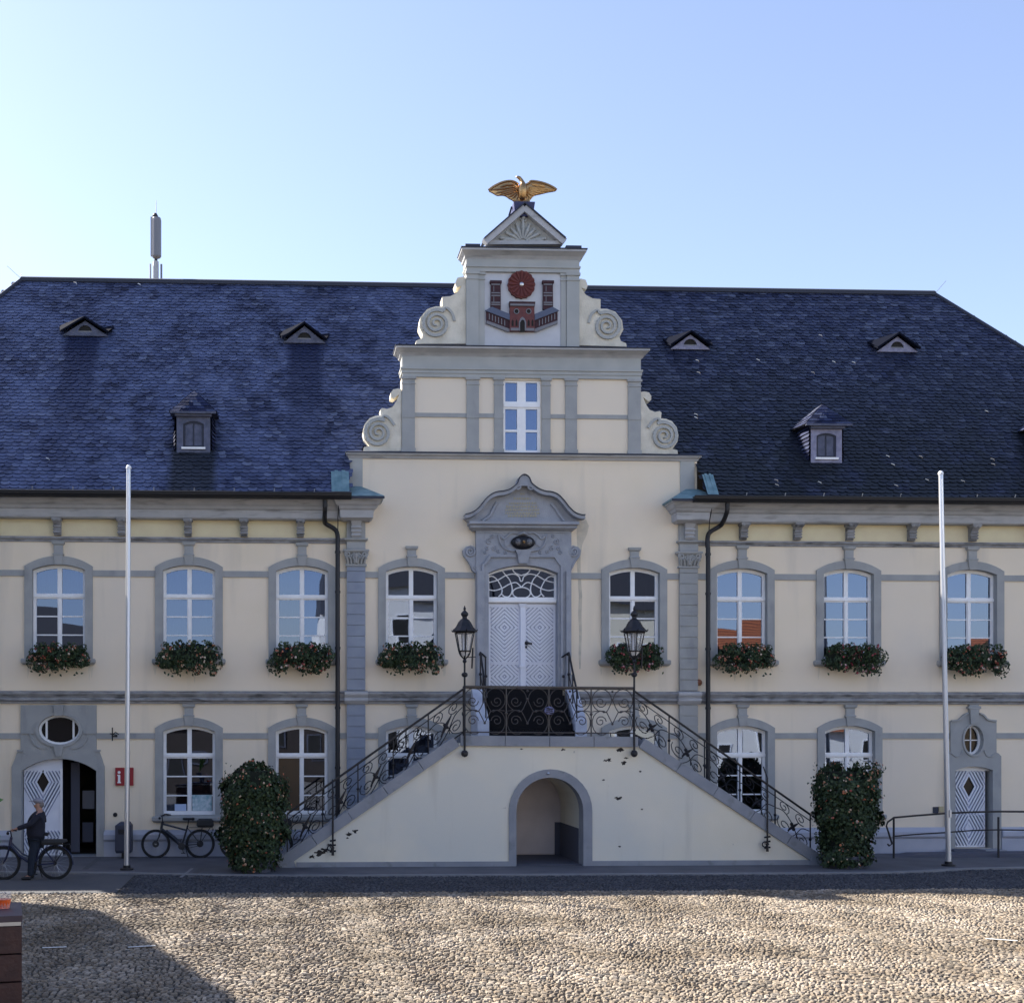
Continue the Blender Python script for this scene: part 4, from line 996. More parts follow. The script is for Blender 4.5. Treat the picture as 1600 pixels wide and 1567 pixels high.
RF.add([P3(EXL, YE), P3(XA-.1, YE), P3(XA-.1, yA-.1), P3(CX, yP-.15), P3(CX, RY), P3(RX0, RY)], [(0,1,2,3,4,5)])
RF.add([P3(EXR, YE), P3(XB+.1, YE), P3(XB+.1, yA-.1), P3(CX, yP-.15), P3(CX, RY), P3(RX1, RY)], [(5,4,3,2,1,0)])
by = 2*RY-YE
RF.add([P3(RX0, RY), P3(RX1, RY), (EXR, by, z0-.03), (EXL, by, z0-.03), P3(EXL, YE), P3(EXR, YE)], [(0,1,2,3), (0,3,4), (1,5,2)])
# slates
th_ = math.atan(TAN); uy, uz = math.cos(th_), math.sin(th_)
SLV = []; SLF = []
def slates(xa_of_s, xb_of_s, reject, org, dirx, dirs, nrm, smax, e=.132, wd0=.205):
    s_ = -.02; row = 0
    while s_ < smax:
        xa, xb = xa_of_s(s_), xb_of_s(s_); x = xa-random.random()*wd0
        while x < xb:
            wd = wd0*random.uniform(.85, 1.15); ss = s_+.02*math.sin(x*.7+row*.13)+random.uniform(-.008, .008)
            xc = x+wd/2
            if xc < xa-.02 or xc > xb+.02 or reject(xc, s_): x += wd; continue
            h = e*1.45; ls = [(-wd/2, h), (-wd/2, e*.42), (-wd*.32, e*.13), (-wd*.05, 0), (wd*.22, e*.05), (wd*.42, e*.22), (wd/2, e*.5), (wd/2, h)]
            tx = random.uniform(-.045, .045); o = len(SLV); up = random.uniform(.022, .036)
            for lx, lsv in ls:
                hh = up*(1-lsv/h)+.001+lx*tx
                SLV.append(tuple(org[i]+dirx[i]*(xc+lx)+dirs[i]*(ss+lsv)+nrm[i]*hh for i in range(3)))
            for lx, lsv in ls[1:7]:
                hh = up*(1-lsv/h)+.001+lx*tx-.013
                SLV.append(tuple(org[i]+dirx[i]*(xc+lx)+dirs[i]*(ss+lsv)+nrm[i]*hh for i in range(3)))
            SLF.append((7,6,5,4,3,2,1,0)) if 0 else SLF.append(tuple(o+k for k in (0,1,2,3,4,5,6,7)))
            for k in range(5): SLF.append((o+1+k, o+8+k, o+9+k, o+2+k))
            x += wd
        s_ += e; row += 1
DORM = []       # rejects under dormers, filled in below
slates(lambda s: RX0-HK2*(RY-YE-s*uy)+.02, lambda s: RX1+HK*(RY-YE-s*uy)-.02,
       lambda x, s: hidden(x, ZE+s*uz) or (XA-.08 < x < XB+.08 and ZE+s*uz < ZX0) or any(a < x < b and c < ZE+s*uz < d for a, b, c, d in DORM),
       (0, YE, ZE-.02), (1, 0, 0), (0, uy, uz), (0, -uz, uy), SL-.1)
o = len(RF.v)
roof = RF.build('roof', M_slate_b, TH)
sl = MB(); sl.v = SLV; sl.f = SLF; sl.build('slates', M_slate, roof)
# ridge and hips
m = MB(); m.tube([(RX0, RY, RZ+.01), (RX1, RY, RZ+.01)], .10, 6)
m.tube([(RX0, RY, RZ), (EXL, YE, ZE)], .07, 6); m.tube([(RX1, RY, RZ), (EXR, YE, ZE)], .07, 6); m.build('ridge_cap', M_lead, roof)
m = MB(); m.tube([(RX0+.05, RY, RZ), (RX0-.4, RY, RZ+.4)], .007, 4); m.tube([(RX1, RY, RZ), (RX1+.35, RY, RZ+.4)], .007, 4); m.tube([(RX0, RY, RZ+.12), (RX0, RY, RZ+.2)], .01, 4); m.build('lightning_rod', M_silver, roof)
# cross roof behind the gable
m = MB(); a0 = (XA, .3, ZX0); a1 = (XB, .3, ZX0); a2 = (CX, .3, ZXA)
b0 = (XA, yA+.3, ZX0); b1 = (XB, yA+.3, ZX0); b2 = (CX, yP+.3, ZXA)
m.add([a0, a1, a2, b0, b1, b2], [(0,2,5,3), (1,4,5,2), (0,1,2)]); m.box(XA, XA+.05, .3, yA+.4, ZE-.2, ZX0); m.box(XB-.05, XB, .3, yA+.4, ZE-.2, ZX0)
m.build('cross_roof', M_slate_b, TH)
# side walls of the central bay above the eaves
m = MB(); m.box(GL0, GL0+.3, .451, yA+.35, 8.7, ZT1-.0); m.box(GR0-.3, GR0, .451, yA+.35, 8.7, ZT1); m.build('wall', M_cream, TH)
m = MB(); m.box(GL0-.02, GR0+.02, .0+.46, .75, ZT1-.02, ZT1+.03); m.build('lead_flashing', M_lead, TH)
# copper flashing beside the gable
for px0, px1 in ((518, 545), (1089, 1101)):
    a = onroof(px0, 768); b = onroof(px1, 745); x0, x1 = sorted((a[0], min(max(b[0], GL0-.02), GL0-.02) if px0 < 800 else b[0]))
    if px0 > 800: x0 = GR0+.02; x1 = x0+.28
    y0, y1 = YE+.02, YE+.45
    m = MB(); ks = 5
    for k in range(ks):
        u0 = x0+(x1-x0)*k/ks; u1 = x0+(x1-x0)*(k+1)/ks; dz = .07+.03*(k % 2)
        m.add([(u0, y0, roofz(y0)+.06), (u1, y0, roofz(y0)+.06), (u1, y1, roofz(y1)+dz), (u0, y1, roofz(y1)+dz)], [(0,1,2,3)])
    m.build('copper_flashing', M_copper, TH)

# dormers
M_dface = mat('weathered_dormer_boards', (.11, .12, .18), .85, var=(.07, .08, .12), vscale=7, bump=.4, bscale=30)
M_dface2 = mat('pale_dormer_boards', (.27, .27, .37), .85, var=(.17, .17, .25), vscale=7, bump=.4, bscale=30)
M_slate2 = mat('dormer_slate', RM[1], .85, spec=.2, island=RM, bump=.3, bscale=18)
M_dark_edge = mat('blackened_roof_edge', (.007, .009, .018), .95, spec=.05)  # blackened so the sun on the small dormer slopes barely shows
def eyebrow(px, pyt, pyb, pxl, pxr, fm, lab):
    xa, ya, za = onroof((pxl+pxr)/2, pyb+3); t = (pxr-pxl)/2*(ya+D)/F; h = (pyb-pyt)*(ya+D)/F; y0 = ya-.12; zb = za-.05
    yr = roofy(zb+h)+.2
    rt_ = MB(); A = (xa, y0-.12, zb+h+.04); Bk = (xa, yr+.1, zb+h+.04)
    L0 = (xa-t, y0-.12, zb+.03); R0 = (xa+t, y0-.12, zb+.03); Lb = (xa-t-.1, ya+.2, roofz(ya+.2)-.02); Rb = (xa+t+.1, ya+.2, roofz(ya+.2)-.02)
    lift = lambda p: (p[0], p[1], p[2]+.055)
    rt_.add([A, Bk, Lb, L0], [(0,1,2,3)]); rt_.add([A, Bk, Rb, R0], [(3,2,1,0)])
    rt_.add([lift(A), lift(Bk), lift(Lb), lift(L0)], [(0,1,2,3)]); rt_.add([lift(A), lift(Bk), lift(Rb), lift(R0)], [(3,2,1,0)])
    rt_.add([A, lift(A), lift(L0), L0], [(0,1,2,3)]); rt_.add([A, lift(A), lift(R0), R0], [(3,2,1,0)])
    d = rt_.build('dormer', M_dark_edge, TH, label=lab)
    hp_ = [(xa+.19*math.cos(a), zb+.08+.19*math.sin(a)) for a in [PI*i/10 for i in range(11)]]
    MB().plate([(xa-t+.03, zb-.02), (xa+t-.03, zb-.02), (xa, zb+h)], [hp_[::1]], y0, y0+.06).build('dormer_face', fm, d)
    MB().plate(hp_, (), y0+.04, y0+.05).build('vent', M_dark, d)
    MB().box(xa-.19, xa+.19, y0+.02, y0+.039, zb+.07, zb+.12).build('vent_sill', M_greyrel, d)
eyebrow(132, 498, 520, 97, 171, M_dface, 'small triangular dormer high on the far left of the roof')
eyebrow(476, 506, 531, 441, 510, M_dface, 'small triangular dormer high on the roof left of the gable')
eyebrow(1077, 519, 541, 1043, 1110, M_dface2, 'small triangular dormer high on the roof right of the gable')
eyebrow(1400, 522, 545, 1364, 1434, M_dface2, 'small triangular dormer high on the roof below its right end')
def dormer(pxc, pyb, pyf, pyr, half, rhalf, shift, fm, lab):
    x, y, z = onroof(pxc, pyb); k = (y+D)/F; hw = half*k; hf = (pyb-pyf)*k; hr_ = (pyb-pyr)*k; y0 = y-.05; zb = z-.02
    zt = zb+hf; ztop = zb+hr_; rw = rhalf*k
    # body with cheeks
    d = MB(); yb = roofy(zt)+.15
    win = arched(x-.26, x+.26, zb+.10, zb+.10+.78*(hf-.22), zb+.10+.86*(hf-.20), 8)
    d.plate([(x-hw, zb-.1), (x+hw, zb-.1), (x+hw, zt), (x-hw, zt)], [win], y0, y0+.10)
    o = d.build('dormer', fm, TH, label=lab)
    for s_ in (-1, 1):
        c = MB(); xx = x+s_*hw; c.add([(xx, y0+.02, zb-.1), (xx+s_*.0, yb, zt), (xx, y0+.02, zt)], [(0,1,2)])
        for r in range(9):   # lapped slates flaring on the cheeks
            zz = zb+.02+r*(hf/9); yr = roofy(zz)+.25
            c.add([(xx+s_*.02, y0+.02, zz+hf/8), (xx+s_*.02, yr+.1, zz+hf/8), (xx+s_*(.10+.13*(1-r/9)), yr-.05, zz-.01), (xx+s_*.06, y0+.02, zz)], [(0,1,2,3)])
        c.build('dormer_cheek', M_slate2, o)
    r = MB(); ov = .16; apexz = ztop; apy = y0+.55
    e = [(x-rw, y0-ov, zt-.02), (x+rw, y0-ov, zt-.02), (x+rw, yb+.1, zt+.05), (x-rw, yb+.1, zt+.05)]; ap0 = (x, apy-.3, apexz); ap1 = (x, roofy(apexz)+.2, apexz)
    r.add([*e, ap0, ap1], [(0,1,4), (1,2,5,4), (3,0,4,5), (0,3,2,1)])
    ro = r.build('dormer_roof', M_slate_b, o)
    s2 = MB()
    def tri_slates(A, B, T, n=7):
        A, B, T = Vector(A), Vector(B), Vector(T); nn = (B-A).cross(T-A).normalized()
        for i in range(n):
            t0 = i/n; a = A.lerp(T, t0); b = B.lerp(T, t0); t1 = min(1, (i+1.3)/n); a1 = A.lerp(T, t1); b1 = B.lerp(T, t1)
            w_ = (b-a).length; kk = max(1, int(w_/.2))
            for j in range(kk):
                p0 = a.lerp(b, j/kk)+nn*.03; p1 = a.lerp(b, (j+1)/kk)+nn*(.03+random.uniform(-.008, .008)); q0 = a1.lerp(b1, j/kk)+nn*.006; q1 = a1.lerp(b1, (j+1)/kk)+nn*.006
                s2.add([p0, p1, q1, q0], [(0,1,2,3)])
    tri_slates(e[0], e[1], ap0)
    tri_slates(e[3], e[0], ap0) ; tri_slates(e[1], e[2], ap0)
    s2.build('slates', M_slate2, ro)
    m = MB(); m.box(x-hw-.04, x+hw+.04, y0-.10, y0-.001, zt-.10, zt-.025); m.box(x-rw+.01, x+rw-.01, y0-ov-.02, y0-ov+.03, zt-.05, zt-.0); m.build('dormer_cornice', fm if 0 else M_dface, o)
    f = MB(); wi = arched(x-.21, x+.21, zb+.14, zb+.10+.76*(hf-.22), zb+.10+.82*(hf-.22), 8); f.plate(win, [wi], y0+.03, y0+.07); f.box(x-.015, x+.015, y0+.035, y0+.065, zb+.14, zb+.10+.8*(hf-.22))
    wf = f.build('window', M_lead, o); MB().plate(wi, (), y0+.05, y0+.055).build('shutter', M_dface, wf)
    MB().box(x-.30, x+.30, y0-.05, y0-.002, zb+.04, zb+.09).build('sill', M_white, o)
dormer(302.5, 704, 645, 607, 26, 36, 0, M_dface, 'slated roof dormer with a small shuttered window, left of the gable')
dormer(1290, 720, 663, 626, 25, 38, 0, M_dface2, 'pale boarded roof dormer with a small shuttered window, right of the gable')
dormer(1652, 722, 665, 628, 25, 38, 0, M_dface2, 'pale boarded dormer cut by the right edge of the picture')

# ------------------------------------------------ outside staircase
ST = thing('staircase', 'two armed cream plastered outside staircase with grey coping and an arched passage', 'staircase', (0, 0, 0))
SY = -2.6
s = lambda px, py: W(px, py, SY)
ax0, ax1 = s(806.5, 0)[0], s(911, 0)[0]; acx = (ax0+ax1)/2; ar = (ax1-ax0)/2; acz = s(859, 1267)[1]
arch = [(ax0, -.03), (ax1, -.03)]+arc(acx, acz, ar, 0, PI, 16)
lo_l, hi_l, hi_r, lo_r = s(452, 1353), s(722, 1166), s(991, 1168), s(1272, 1352)
AW = ar+.03
out = [(lo_l[0], -.04), (acx-AW, -.04)]+[(acx-AW, acz)]+arc(acx, acz, AW, PI, 0, 16)[1:]+[(acx+AW, -.04), (lo_r[0], -.04), (lo_r[0], lo_r[1]+.06), (hi_r[0]+.02, hi_r[1]+.10), (hi_l[0]-.02, hi_l[1]+.10), (lo_l[0], lo_l[1]+.06)]
MB().plate(out, (), SY, SY+.4).build('wall', M_stairwall, ST)
# base band
m = MB(); bz = s(600, 1346)[1]
m.box(s(463, 0)[0], s(795, 0)[0], SY-.04, SY+.01, -.03, bz); m.box(s(925, 0)[0], s(1266, 0)[0], SY-.04, SY+.01, -.03, bz); m.build('base_band', M_coping, ST)
# arch surround
r2 = (s(925, 0)[0]-s(795, 0)[0])/2; a2 = (s(925, 0)[0]+s(795, 0)[0])/2
ring = [(a2-r2, -.03), (ax0-.0, -.03), (ax0, acz)]+arc(acx, acz, ar, PI, 0, 18)[1:]+[(ax1, -.03), (a2+r2, -.03), (a2+r2, acz)]+arc(a2, acz, r2*1.0, 0, PI, 18)[1:]
MB().plate(ring, (), SY-.035, SY+.405).build('arch_surround', M_coping, ST)
lz = s(856, 1208); MB().ball((lz[0], SY-.05, lz[1]), .035, 8).build('passage_lamp', M_silver, ST)
# passage through the stairs
m = MB(); sh = [(ax0-.12, -.02), (ax0-.0, -.02), (ax0, acz)]+arc(acx, acz, ar, PI, 0, 18)[1:]+[(ax1, -.02), (ax1+.12, -.02), (ax1+.12, acz)]+arc(acx, acz, ar+.12, 0, PI, 18)[1:]
m.plate(sh, (), SY+.408, -.10); m.build('passage_vault', M_stairwall, ST)
m = MB(); m.box(ax0-.1, ax1+.1, -.20, -.105, -.02, acz+ar+.1); m.build('passage_back', M_tun, ST)
m = MB(); m.box(ax0-.06, X(866, -.25), -.26, -.203, .06, acz+ar*.9); m.build('passage_door', M_tun, ST)
m = MB(); zz = Z(1301); m.box(ax1-.02, ax1+.02, SY+.42, -.21, -.02, .85); m.box(X(866, -.25)+.02, ax1-.02, -.24, -.205, -.02, .85); m.build('passage_dado', M_darkgrey, ST)
m = MB(); m.box(ax0, ax1, SY+.1, -.2, .015, .03); m.build('passage_floor', M_darkgrey, ST)
# coping stones
def cop(p, q, th1, m, d0=SY-.07, d1=SY+.45, gap=.006):
    L = math.hypot(q[0]-p[0], q[1]-p[1]); n = max(1, round(L/1.05))
    for i in range(n):
        a = i/n+gap/L; b = (i+1)/n-gap/L
        A = (p[0]+(q[0]-p[0])*a, p[1]+(q[1]-p[1])*a); B = (p[0]+(q[0]-p[0])*b, p[1]+(q[1]-p[1])*b)
        nx, nz = -(q[1]-p[1])/L*th1, (q[0]-p[0])/L*th1
        m.plate([A, B, (B[0]+nx, B[1]+nz), (A[0]+nx, A[1]+nz)], (), d0, d1)
m = MB()
kl_, kr_ = s(719, 1165), s(996, 1167)
cop(kl_, kr_, .24, m)
cop(s(440, 1358), (kl_[0]-.02, kl_[1]+.0), .25, m); cop((kr_[0]+.02, kr_[1]), s(1284, 1356), .25, m)
m.build('coping', M_coping, ST)
MB().loft([(s(438, 0)[0], s(463, 0)[0], SY-.08, -.02), (s(438, 0)[0], s(458, 0)[0], SY-.08, .22)], SY+.5).build('end_block', M_coping, ST)
MB().loft([(s(1262, 0)[0], s(1284, 0)[0], SY-.08, -.02), (s(1266, 0)[0], s(1284, 0)[0], SY-.08, .2)], SY+.5).build('end_block', M_coping, ST)
# flights and landing
ZL_ = s(800, 1150)[1]-.03; NS = 18
for side in (-1, 1):
    m = MB(); xa = (s(452, 0)[0] if side < 0 else s(1274, 0)[0]); xb = (kl_[0] if side < 0 else kr_[0])
    for k in range(NS):
        x0 = xa+(xb-xa)*k/NS; x1 = xa+(xb-xa)*(k+1)/NS; m.box(min(x0, x1)+.0, max(x0, x1), SY+.46+.001*k, -.12, 0, ZL_*(k+1)/NS-.1)
    m.build('flight', M_darkgrey if 0 else M_coping, ST)
m = MB(); m.box(kl_[0]-.0, kr_[0]+.0, SY+.455, -.20, ZL_-.25, ZL_-.06); m.build('landing', M_coping, ST)
# steep steps up to the door, covered in black, between white cheeks
m = MB(); wx = X(830)
wc = (CDx0+CDx1)/2; n = 7; y_f = -1.25
for k in range(n):
    z1 = ZL_+(zc0-ZL_)*(k+1)/n; yy = y_f+(k)*(1.03/n); m.box(wc-.94-.015*(n-k), wc+.94+.015*(n-k), yy, -.165, ZL_-.05 if k == 0 else ZL_+(zc0-ZL_)*k/n-.01, z1-.012)
m.build('door_steps', M_carpet, ST)
M_cheek = mat('whitewashed_cheek', (.55, .58, .66), .8, var=(.42, .45, .54), vscale=3, bump=.2, bscale=30)
for sd_ in (-1, 1):
    xi = wc+sd_*1.06; xo = wc+sd_*1.34; a, b = min(xi, xo), max(xi, xo)
    m = MB(); m.prof([(y_f-.05, ZL_-.05), (-.17, ZL_-.05), (-.17, zc0-.03), (-.35, zc0-.03), (y_f+.05, ZL_+.45), (y_f-.05, ZL_+.40)][::-1], a, b)
    fix(m.build('cheek_wall', M_cheek, ST))
    xr = wc+sd_*1.12; m = MB()
    tp = [(xr, -.17, zc0+.82), (xr, -.32, zc0+.9), (xr, y_f+.1, ZL_+1.15), (xr, y_f-.05, ZL_+.95)]
    m.tube(tp, .026, 6); m.tube([(xr-sd_*.16, -.2, zc0+.78), (xr, -.32, zc0+.9)], .02, 6)
    for yy, zz in ((-.33, zc0+.88), (-.75, (zc0+ZL_)/2+1.03), (y_f+.08, ZL_+1.12)): m.tube([(xr, yy, zz), (xr, yy, zz-1.0)], .018, 6)
    m.tube([(xr, -.33, zc0+.35), (xr, y_f+.05, ZL_+.6)], .014, 5); m.ball((xr, -.33, zc0+.35), .045, 6); m.ball((xr-sd_*.14, -.33, zc0+.3), .04, 6); m.tube([(xr-sd_*.15, -.2, zc0+.78), (xr-sd_*.15, -.2, zc0-.0)], .016, 5)
    m.build('handrail', M_black, ST)
# wrought iron balustrade
BY = SY+.12
b_ = lambda px, py: W(px, py, BY)
def frame(p, q, h):
    """coordinates along the rail: (t 0..1, v 0..1) -> world, vertical height h"""
    return lambda t, v: (p[0]+(q[0]-p[0])*t, BY, p[1]+(q[1]-p[1])*t+v*h)
def sc(m, f, path, r=.011, n=4): m.tube([f(*p) for p in smooth_path(path, 4)], r, n)
def scr(m, f, c, rad, a0, turns, asp, r=.011):
    sp = spiral(0, 0, rad, rad*.18, a0, turns, 11); m.tube([f(c[0]+x*asp, c[1]+z) for x, z in sp], r, 4)
def panel(m, p, q, h, kind):
    f = frame(p, q, h); L = math.hypot(q[0]-p[0], 0); asp = h/L
    if kind == 's':
        sc(m, f, [(.02,.06),(.3*1,.12),(.55,.3),(.75,.55),(.97,.62)]); sc(m, f, [(.02,.62),(.25,.66),(.5,.5),(.7,.2),(.98,.08)])
        scr(m, f, (.26,.36), .17, 2.4, 1.5, asp); scr(m, f, (.72,.86-.12), .13, -1, -1.5, asp); scr(m, f, (.78,.30), .15, 3.6, -1.5, asp); scr(m, f, (.25,.82-.06), .13, -1, 1.5, asp)
        for c in ((.5,.45), (.47,.5), (.53,.42)): v = f(*c); m.ball(v, .045, 6)
        m.tube([f(.36,.30), f(.5,.46), f(.66,.62)], [.015, .045, .012], 5)
    else:
        for sg in (0, 1):
            g = (lambda t, v: f(1-t, v)) if sg else f
            m.tube([g(.25+.23*math.cos(a), .74+.23*math.sin(a)) for a in [PI*2*i/16 for i in range(12)]], .011, 4)
            m.tube([g(.25+.23*math.cos(a), .27+.25*math.sin(a)) for a in [PI*2*i/16+1 for i in range(12)]], .011, 4)
            scr(m, g, (.22,.70), .12, 0, -1.4, asp); scr(m, g, (.22,.30), .12, 0, 1.4, asp)
            sc(m, g, [(.02,.5),(.2,.52),(.36,.5),(.5,.75)]); sc(m, g, [(.36,.5),(.5,.25)])
        for c in ((.5,.92), (.5,.75), (.5,.25), (.3,.5), (.7,.5)): m.ball(f(*c), .03, 6)
def rail(p, q, h, kinds, post0=True, post1=True):
    m = MB(); f = frame(p, q, h)
    m.tube([f(0, 1), f(1, 1)], .026, 6); m.tube([f(0, .06), f(1, .06)], .016, 5); m.tube([f(0, .86 if kinds[0] == 's' else .965), f(1, .86 if kinds[0] == 's' else .965)], .012, 5)
    n = len(kinds)
    for i, k in enumerate(kinds): panel(m, (p[0]+(q[0]-p[0])*i/n, p[1]+(q[1]-p[1])*i/n), (p[0]+(q[0]-p[0])*(i+1)/n, p[1]+(q[1]-p[1])*(i+1)/n), h, k)
    for i in range(n+1):
        m.tube([f(i/n, -.08), f(i/n, 1)], .017, 5); m.ball(f(i/n, .45), .04, 6)
    return m
HB = 1.13
R0, R1 = b_(724, 1148), b_(990, 1150)
mm = rail(R0, R1, HB, ['c']*4)
a = b_(858, 1110)
mm.build('railing', M_iron, ST)
fl = frame(R0, R1, HB)
m = MB()       # small enamelled shield in the middle of the landing railing
m.ball((a[0], BY-.02, a[1]), 1, 12, (.12, .03, .10)); m.build('railing_shield', mat('pale_blue_enamel', (.18, .19, .36), .5, var=(.05, .05, .10), vscale=14), ST)
m = MB()
for dz in (-.045, .0, .045): sp_ = smooth_path([(a[0]-.08, a[1]+dz), (a[0]-.03, a[1]+dz+.02), (a[0]+.03, a[1]+dz-.02), (a[0]+.08, a[1]+dz)], 3); m.tube([(u, BY-.052, v) for u, v in sp_], .008, 4)
m.build('shield_ornament', M_black, ST)
m = MB(); m.tube([fl(.5, .0), fl(.5, 1)], .012, 5); 
mL = rail(b_(449, 1343), R0, HB-.06, ['s']*5); sp = spiral(b_(447, 0)[0]-.06, b_(0, 1343)[1]+HB-.12, .10, .02, PI/2, 1.3, 10); mL.tube([(u, BY, v) for u, v in sp], .018, 5)
mL.build('railing', M_black, ST)
mR = rail(R1, b_(1266, 1343), HB-.06, ['s']*5); sp = spiral(b_(1268, 0)[0]+.06, b_(0, 1343)[1]+HB-.14, .10, .02, PI/2, -1.3, 10); mR.tube([(u, BY, v) for u, v in sp], .018, 5); mR.build('railing', M_black, ST)
for px, pt, pb in ((520, 1225, 1336), (1199, 1205, 1330), ):
    m = MB(); x, zt = W(px, pt, SY-.12); zb = W(px, pb, SY-.12)[1]
    m.tube([(x, BY, zt+.1), (x, SY-.12, zt-.15), (x, SY-.12, zb+.25), (x, SY-.12, zb)], [.016, .02, .022, .035], 6)
    for dz in (.08, .22, .33): m.tube([(x-.07, SY-.12, zb+dz), (x+.07, SY-.12, zb+dz+.02)], .022, 5)
    sp = spiral(x-.06, zb+.16, .09, .02, 0, 1.3, 10); m.tube([(u, SY-.13, v) for u, v in sp], .014, 4)
    m.build('rail_bracket', M_black, ST)
# flaked plaster spots on the stair wall
M_hole = mat('bare_dark_render', (.035, .03, .028), .95)
m = MB()
for px, py, r in ((968,1172,6),(978,1184,3),(952,1187,4),(975,1192,5),(945,1188,3),(966,1247,5),(943,1218,2),(1000,1205,2),(545,1303,5),(555,1298,5),(498,1332,7),(508,1328,6),(488,1338,5),(968,1322,2),(880,1171,3),(815,1170,2),(515,1320,4),(1003,1264,1.6),(727,1350,1.6),(543,1309,2)):
    c = s(px, py); k = r/65
    pts = [(c[0]+k*random.uniform(.25, 1.25)*math.cos(t)*1.25, c[1]+k*random.uniform(.2, .85)*math.sin(t)) for t in [2*PI*i/15 for i in range(15)]]
    m.plate(pts, (), SY-.004, SY+.02)
m.build('flaked_patch', M_hole, ST)

# grey run-off stain below the right tip of the door hood
m = MB(); L = []; Rr_ = []
for py, c, w_ in ((812,911,5),(822,911,9),(835,909,8),(850,906,4),(870,904,3),(900,905,2.5),(930,907,2.5),(960,906,2.5),(990,907,2),(1020,906,2),(1045,906,1)):
    L.append(W(c-w_, py)); Rr_.append(W(c+w_, py))
m.plate(L+Rr_[::-1], (), -.003, .004); m.build('water_stain', M_stain, TH)
m = MB()
for px, py in ((1280,527),(1332,569),(1301,568),(1268,585),(1385,715),(1436,716),(1393,728),(1539,645),(1548,720),(1549,728),(1211,753),(1279,756),(1446,752),(1398,761),(1086,650),(1088,566),(1183,565),(1090,585),(75,719),(118,445),(310,641),(1086,655),(1212,760),(218,447),(1502,754)):
    q_ = onroof(px, py); a = random.uniform(-.4, .4)
    m.tube([(q_[0]-.04, q_[1]-.06, q_[2]+.05), (q_[0]+.03, q_[1]-.06-.03, q_[2]+.02+.03*a), (q_[0]+.05, q_[1]-.08, q_[2]-.02)], [.010, .014, .006], 5)
m.build('snow_hook', M_silver, roof)

# faint run-off streaks under the upper window sills
M_faint = mat('faint_streak', (.74, .65, .51), .9, var=(.66, .59, .47), vscale=8)
random.seed(19)
for x in upx_all:
    for k in range(3):
        xx = x+random.choice((-.8, .8, random.uniform(-.6, .6)))+random.uniform(-.06, .06); z = UP['s0']-.004; Ln = random.uniform(.15, .5); w_ = random.uniform(.02, .05); L = []; Q = []
        for i in range(6): u = i/5; dx = random.gauss(0, .006); L.append((xx+dx-w_*(1-u)**.7, z-Ln*u)); Q.append((xx+dx+w_*(1-u)**.7+.003, z-Ln*u))
        MB().plate(L+Q[::-1], (), -.0025-.0004*k, .003).build('water_stain', M_faint, TH)

# ------------------------------------------------ foliage
M_leaf = mat('leaves', (.03, .05, .02), .6, spec=.3, island=[(.008,.018,.008), (.018,.036,.013), (.032,.056,.020), (.011,.022,.012), (.06,.09,.035), (.015,.030,.011)])
M_leafl = mat('light_leaves', (.10, .22, .05), .55, island=[(.07,.16,.03), (.12,.26,.05), (.16,.3,.08)])
M_fl = mat('blossoms', (.4, .1, .05), .7, island=[(.30,.045,.03), (.20,.02,.03), (.42,.12,.05), (.50,.30,.18), (.26,.035,.05), (.60,.50,.40), (.16,.02,.025)])
M_fl2 = mat('deep_red_blossoms', (.3, .02, .05), .7, island=[(.16,.012,.03), (.24,.02,.04), (.36,.05,.07), (.50,.34,.34), (.12,.01,.02), (.2,.03,.03)])
M_fl3 = mat('pale_blossoms', (.6, .5, .4), .7, island=[(.42,.32,.20), (.38,.20,.11), (.50,.44,.34), (.32,.07,.04), (.50,.18,.08), (.24,.04,.03)])
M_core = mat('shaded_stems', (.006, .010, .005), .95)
def leaf(m, c, nrm, L, wd):
    n = Vector(nrm).normalized(); r = Vector((random.gauss(0, 1), random.gauss(0, 1), random.gauss(0, 1)-.6)); a = (r-n*r.dot(n)).normalized(); b = n.cross(a)
    c = Vector(c); m.add([c-a*L*.5, c+b*wd*.5+n*.12*wd, c+a*L*.5-n*.2*L, c-b*wd*.5+n*.12*wd, c], [(0,1,4), (1,2,4), (4,2,3), (0,4,3)])
def blossom(m, c, nrm, r):
    n = Vector(nrm).normalized(); a = n.orthogonal().normalized(); b = n.cross(a); c = Vector(c); k = 6
    vs = [c+n*r*.55]+[c+(a*math.cos(2*PI*i/k)+b*math.sin(2*PI*i/k))*r*random.uniform(.8, 1.1) for i in range(k)]
    m.add(vs, [(0, 1+i, 1+(i+1) % k) for i in range(k)])
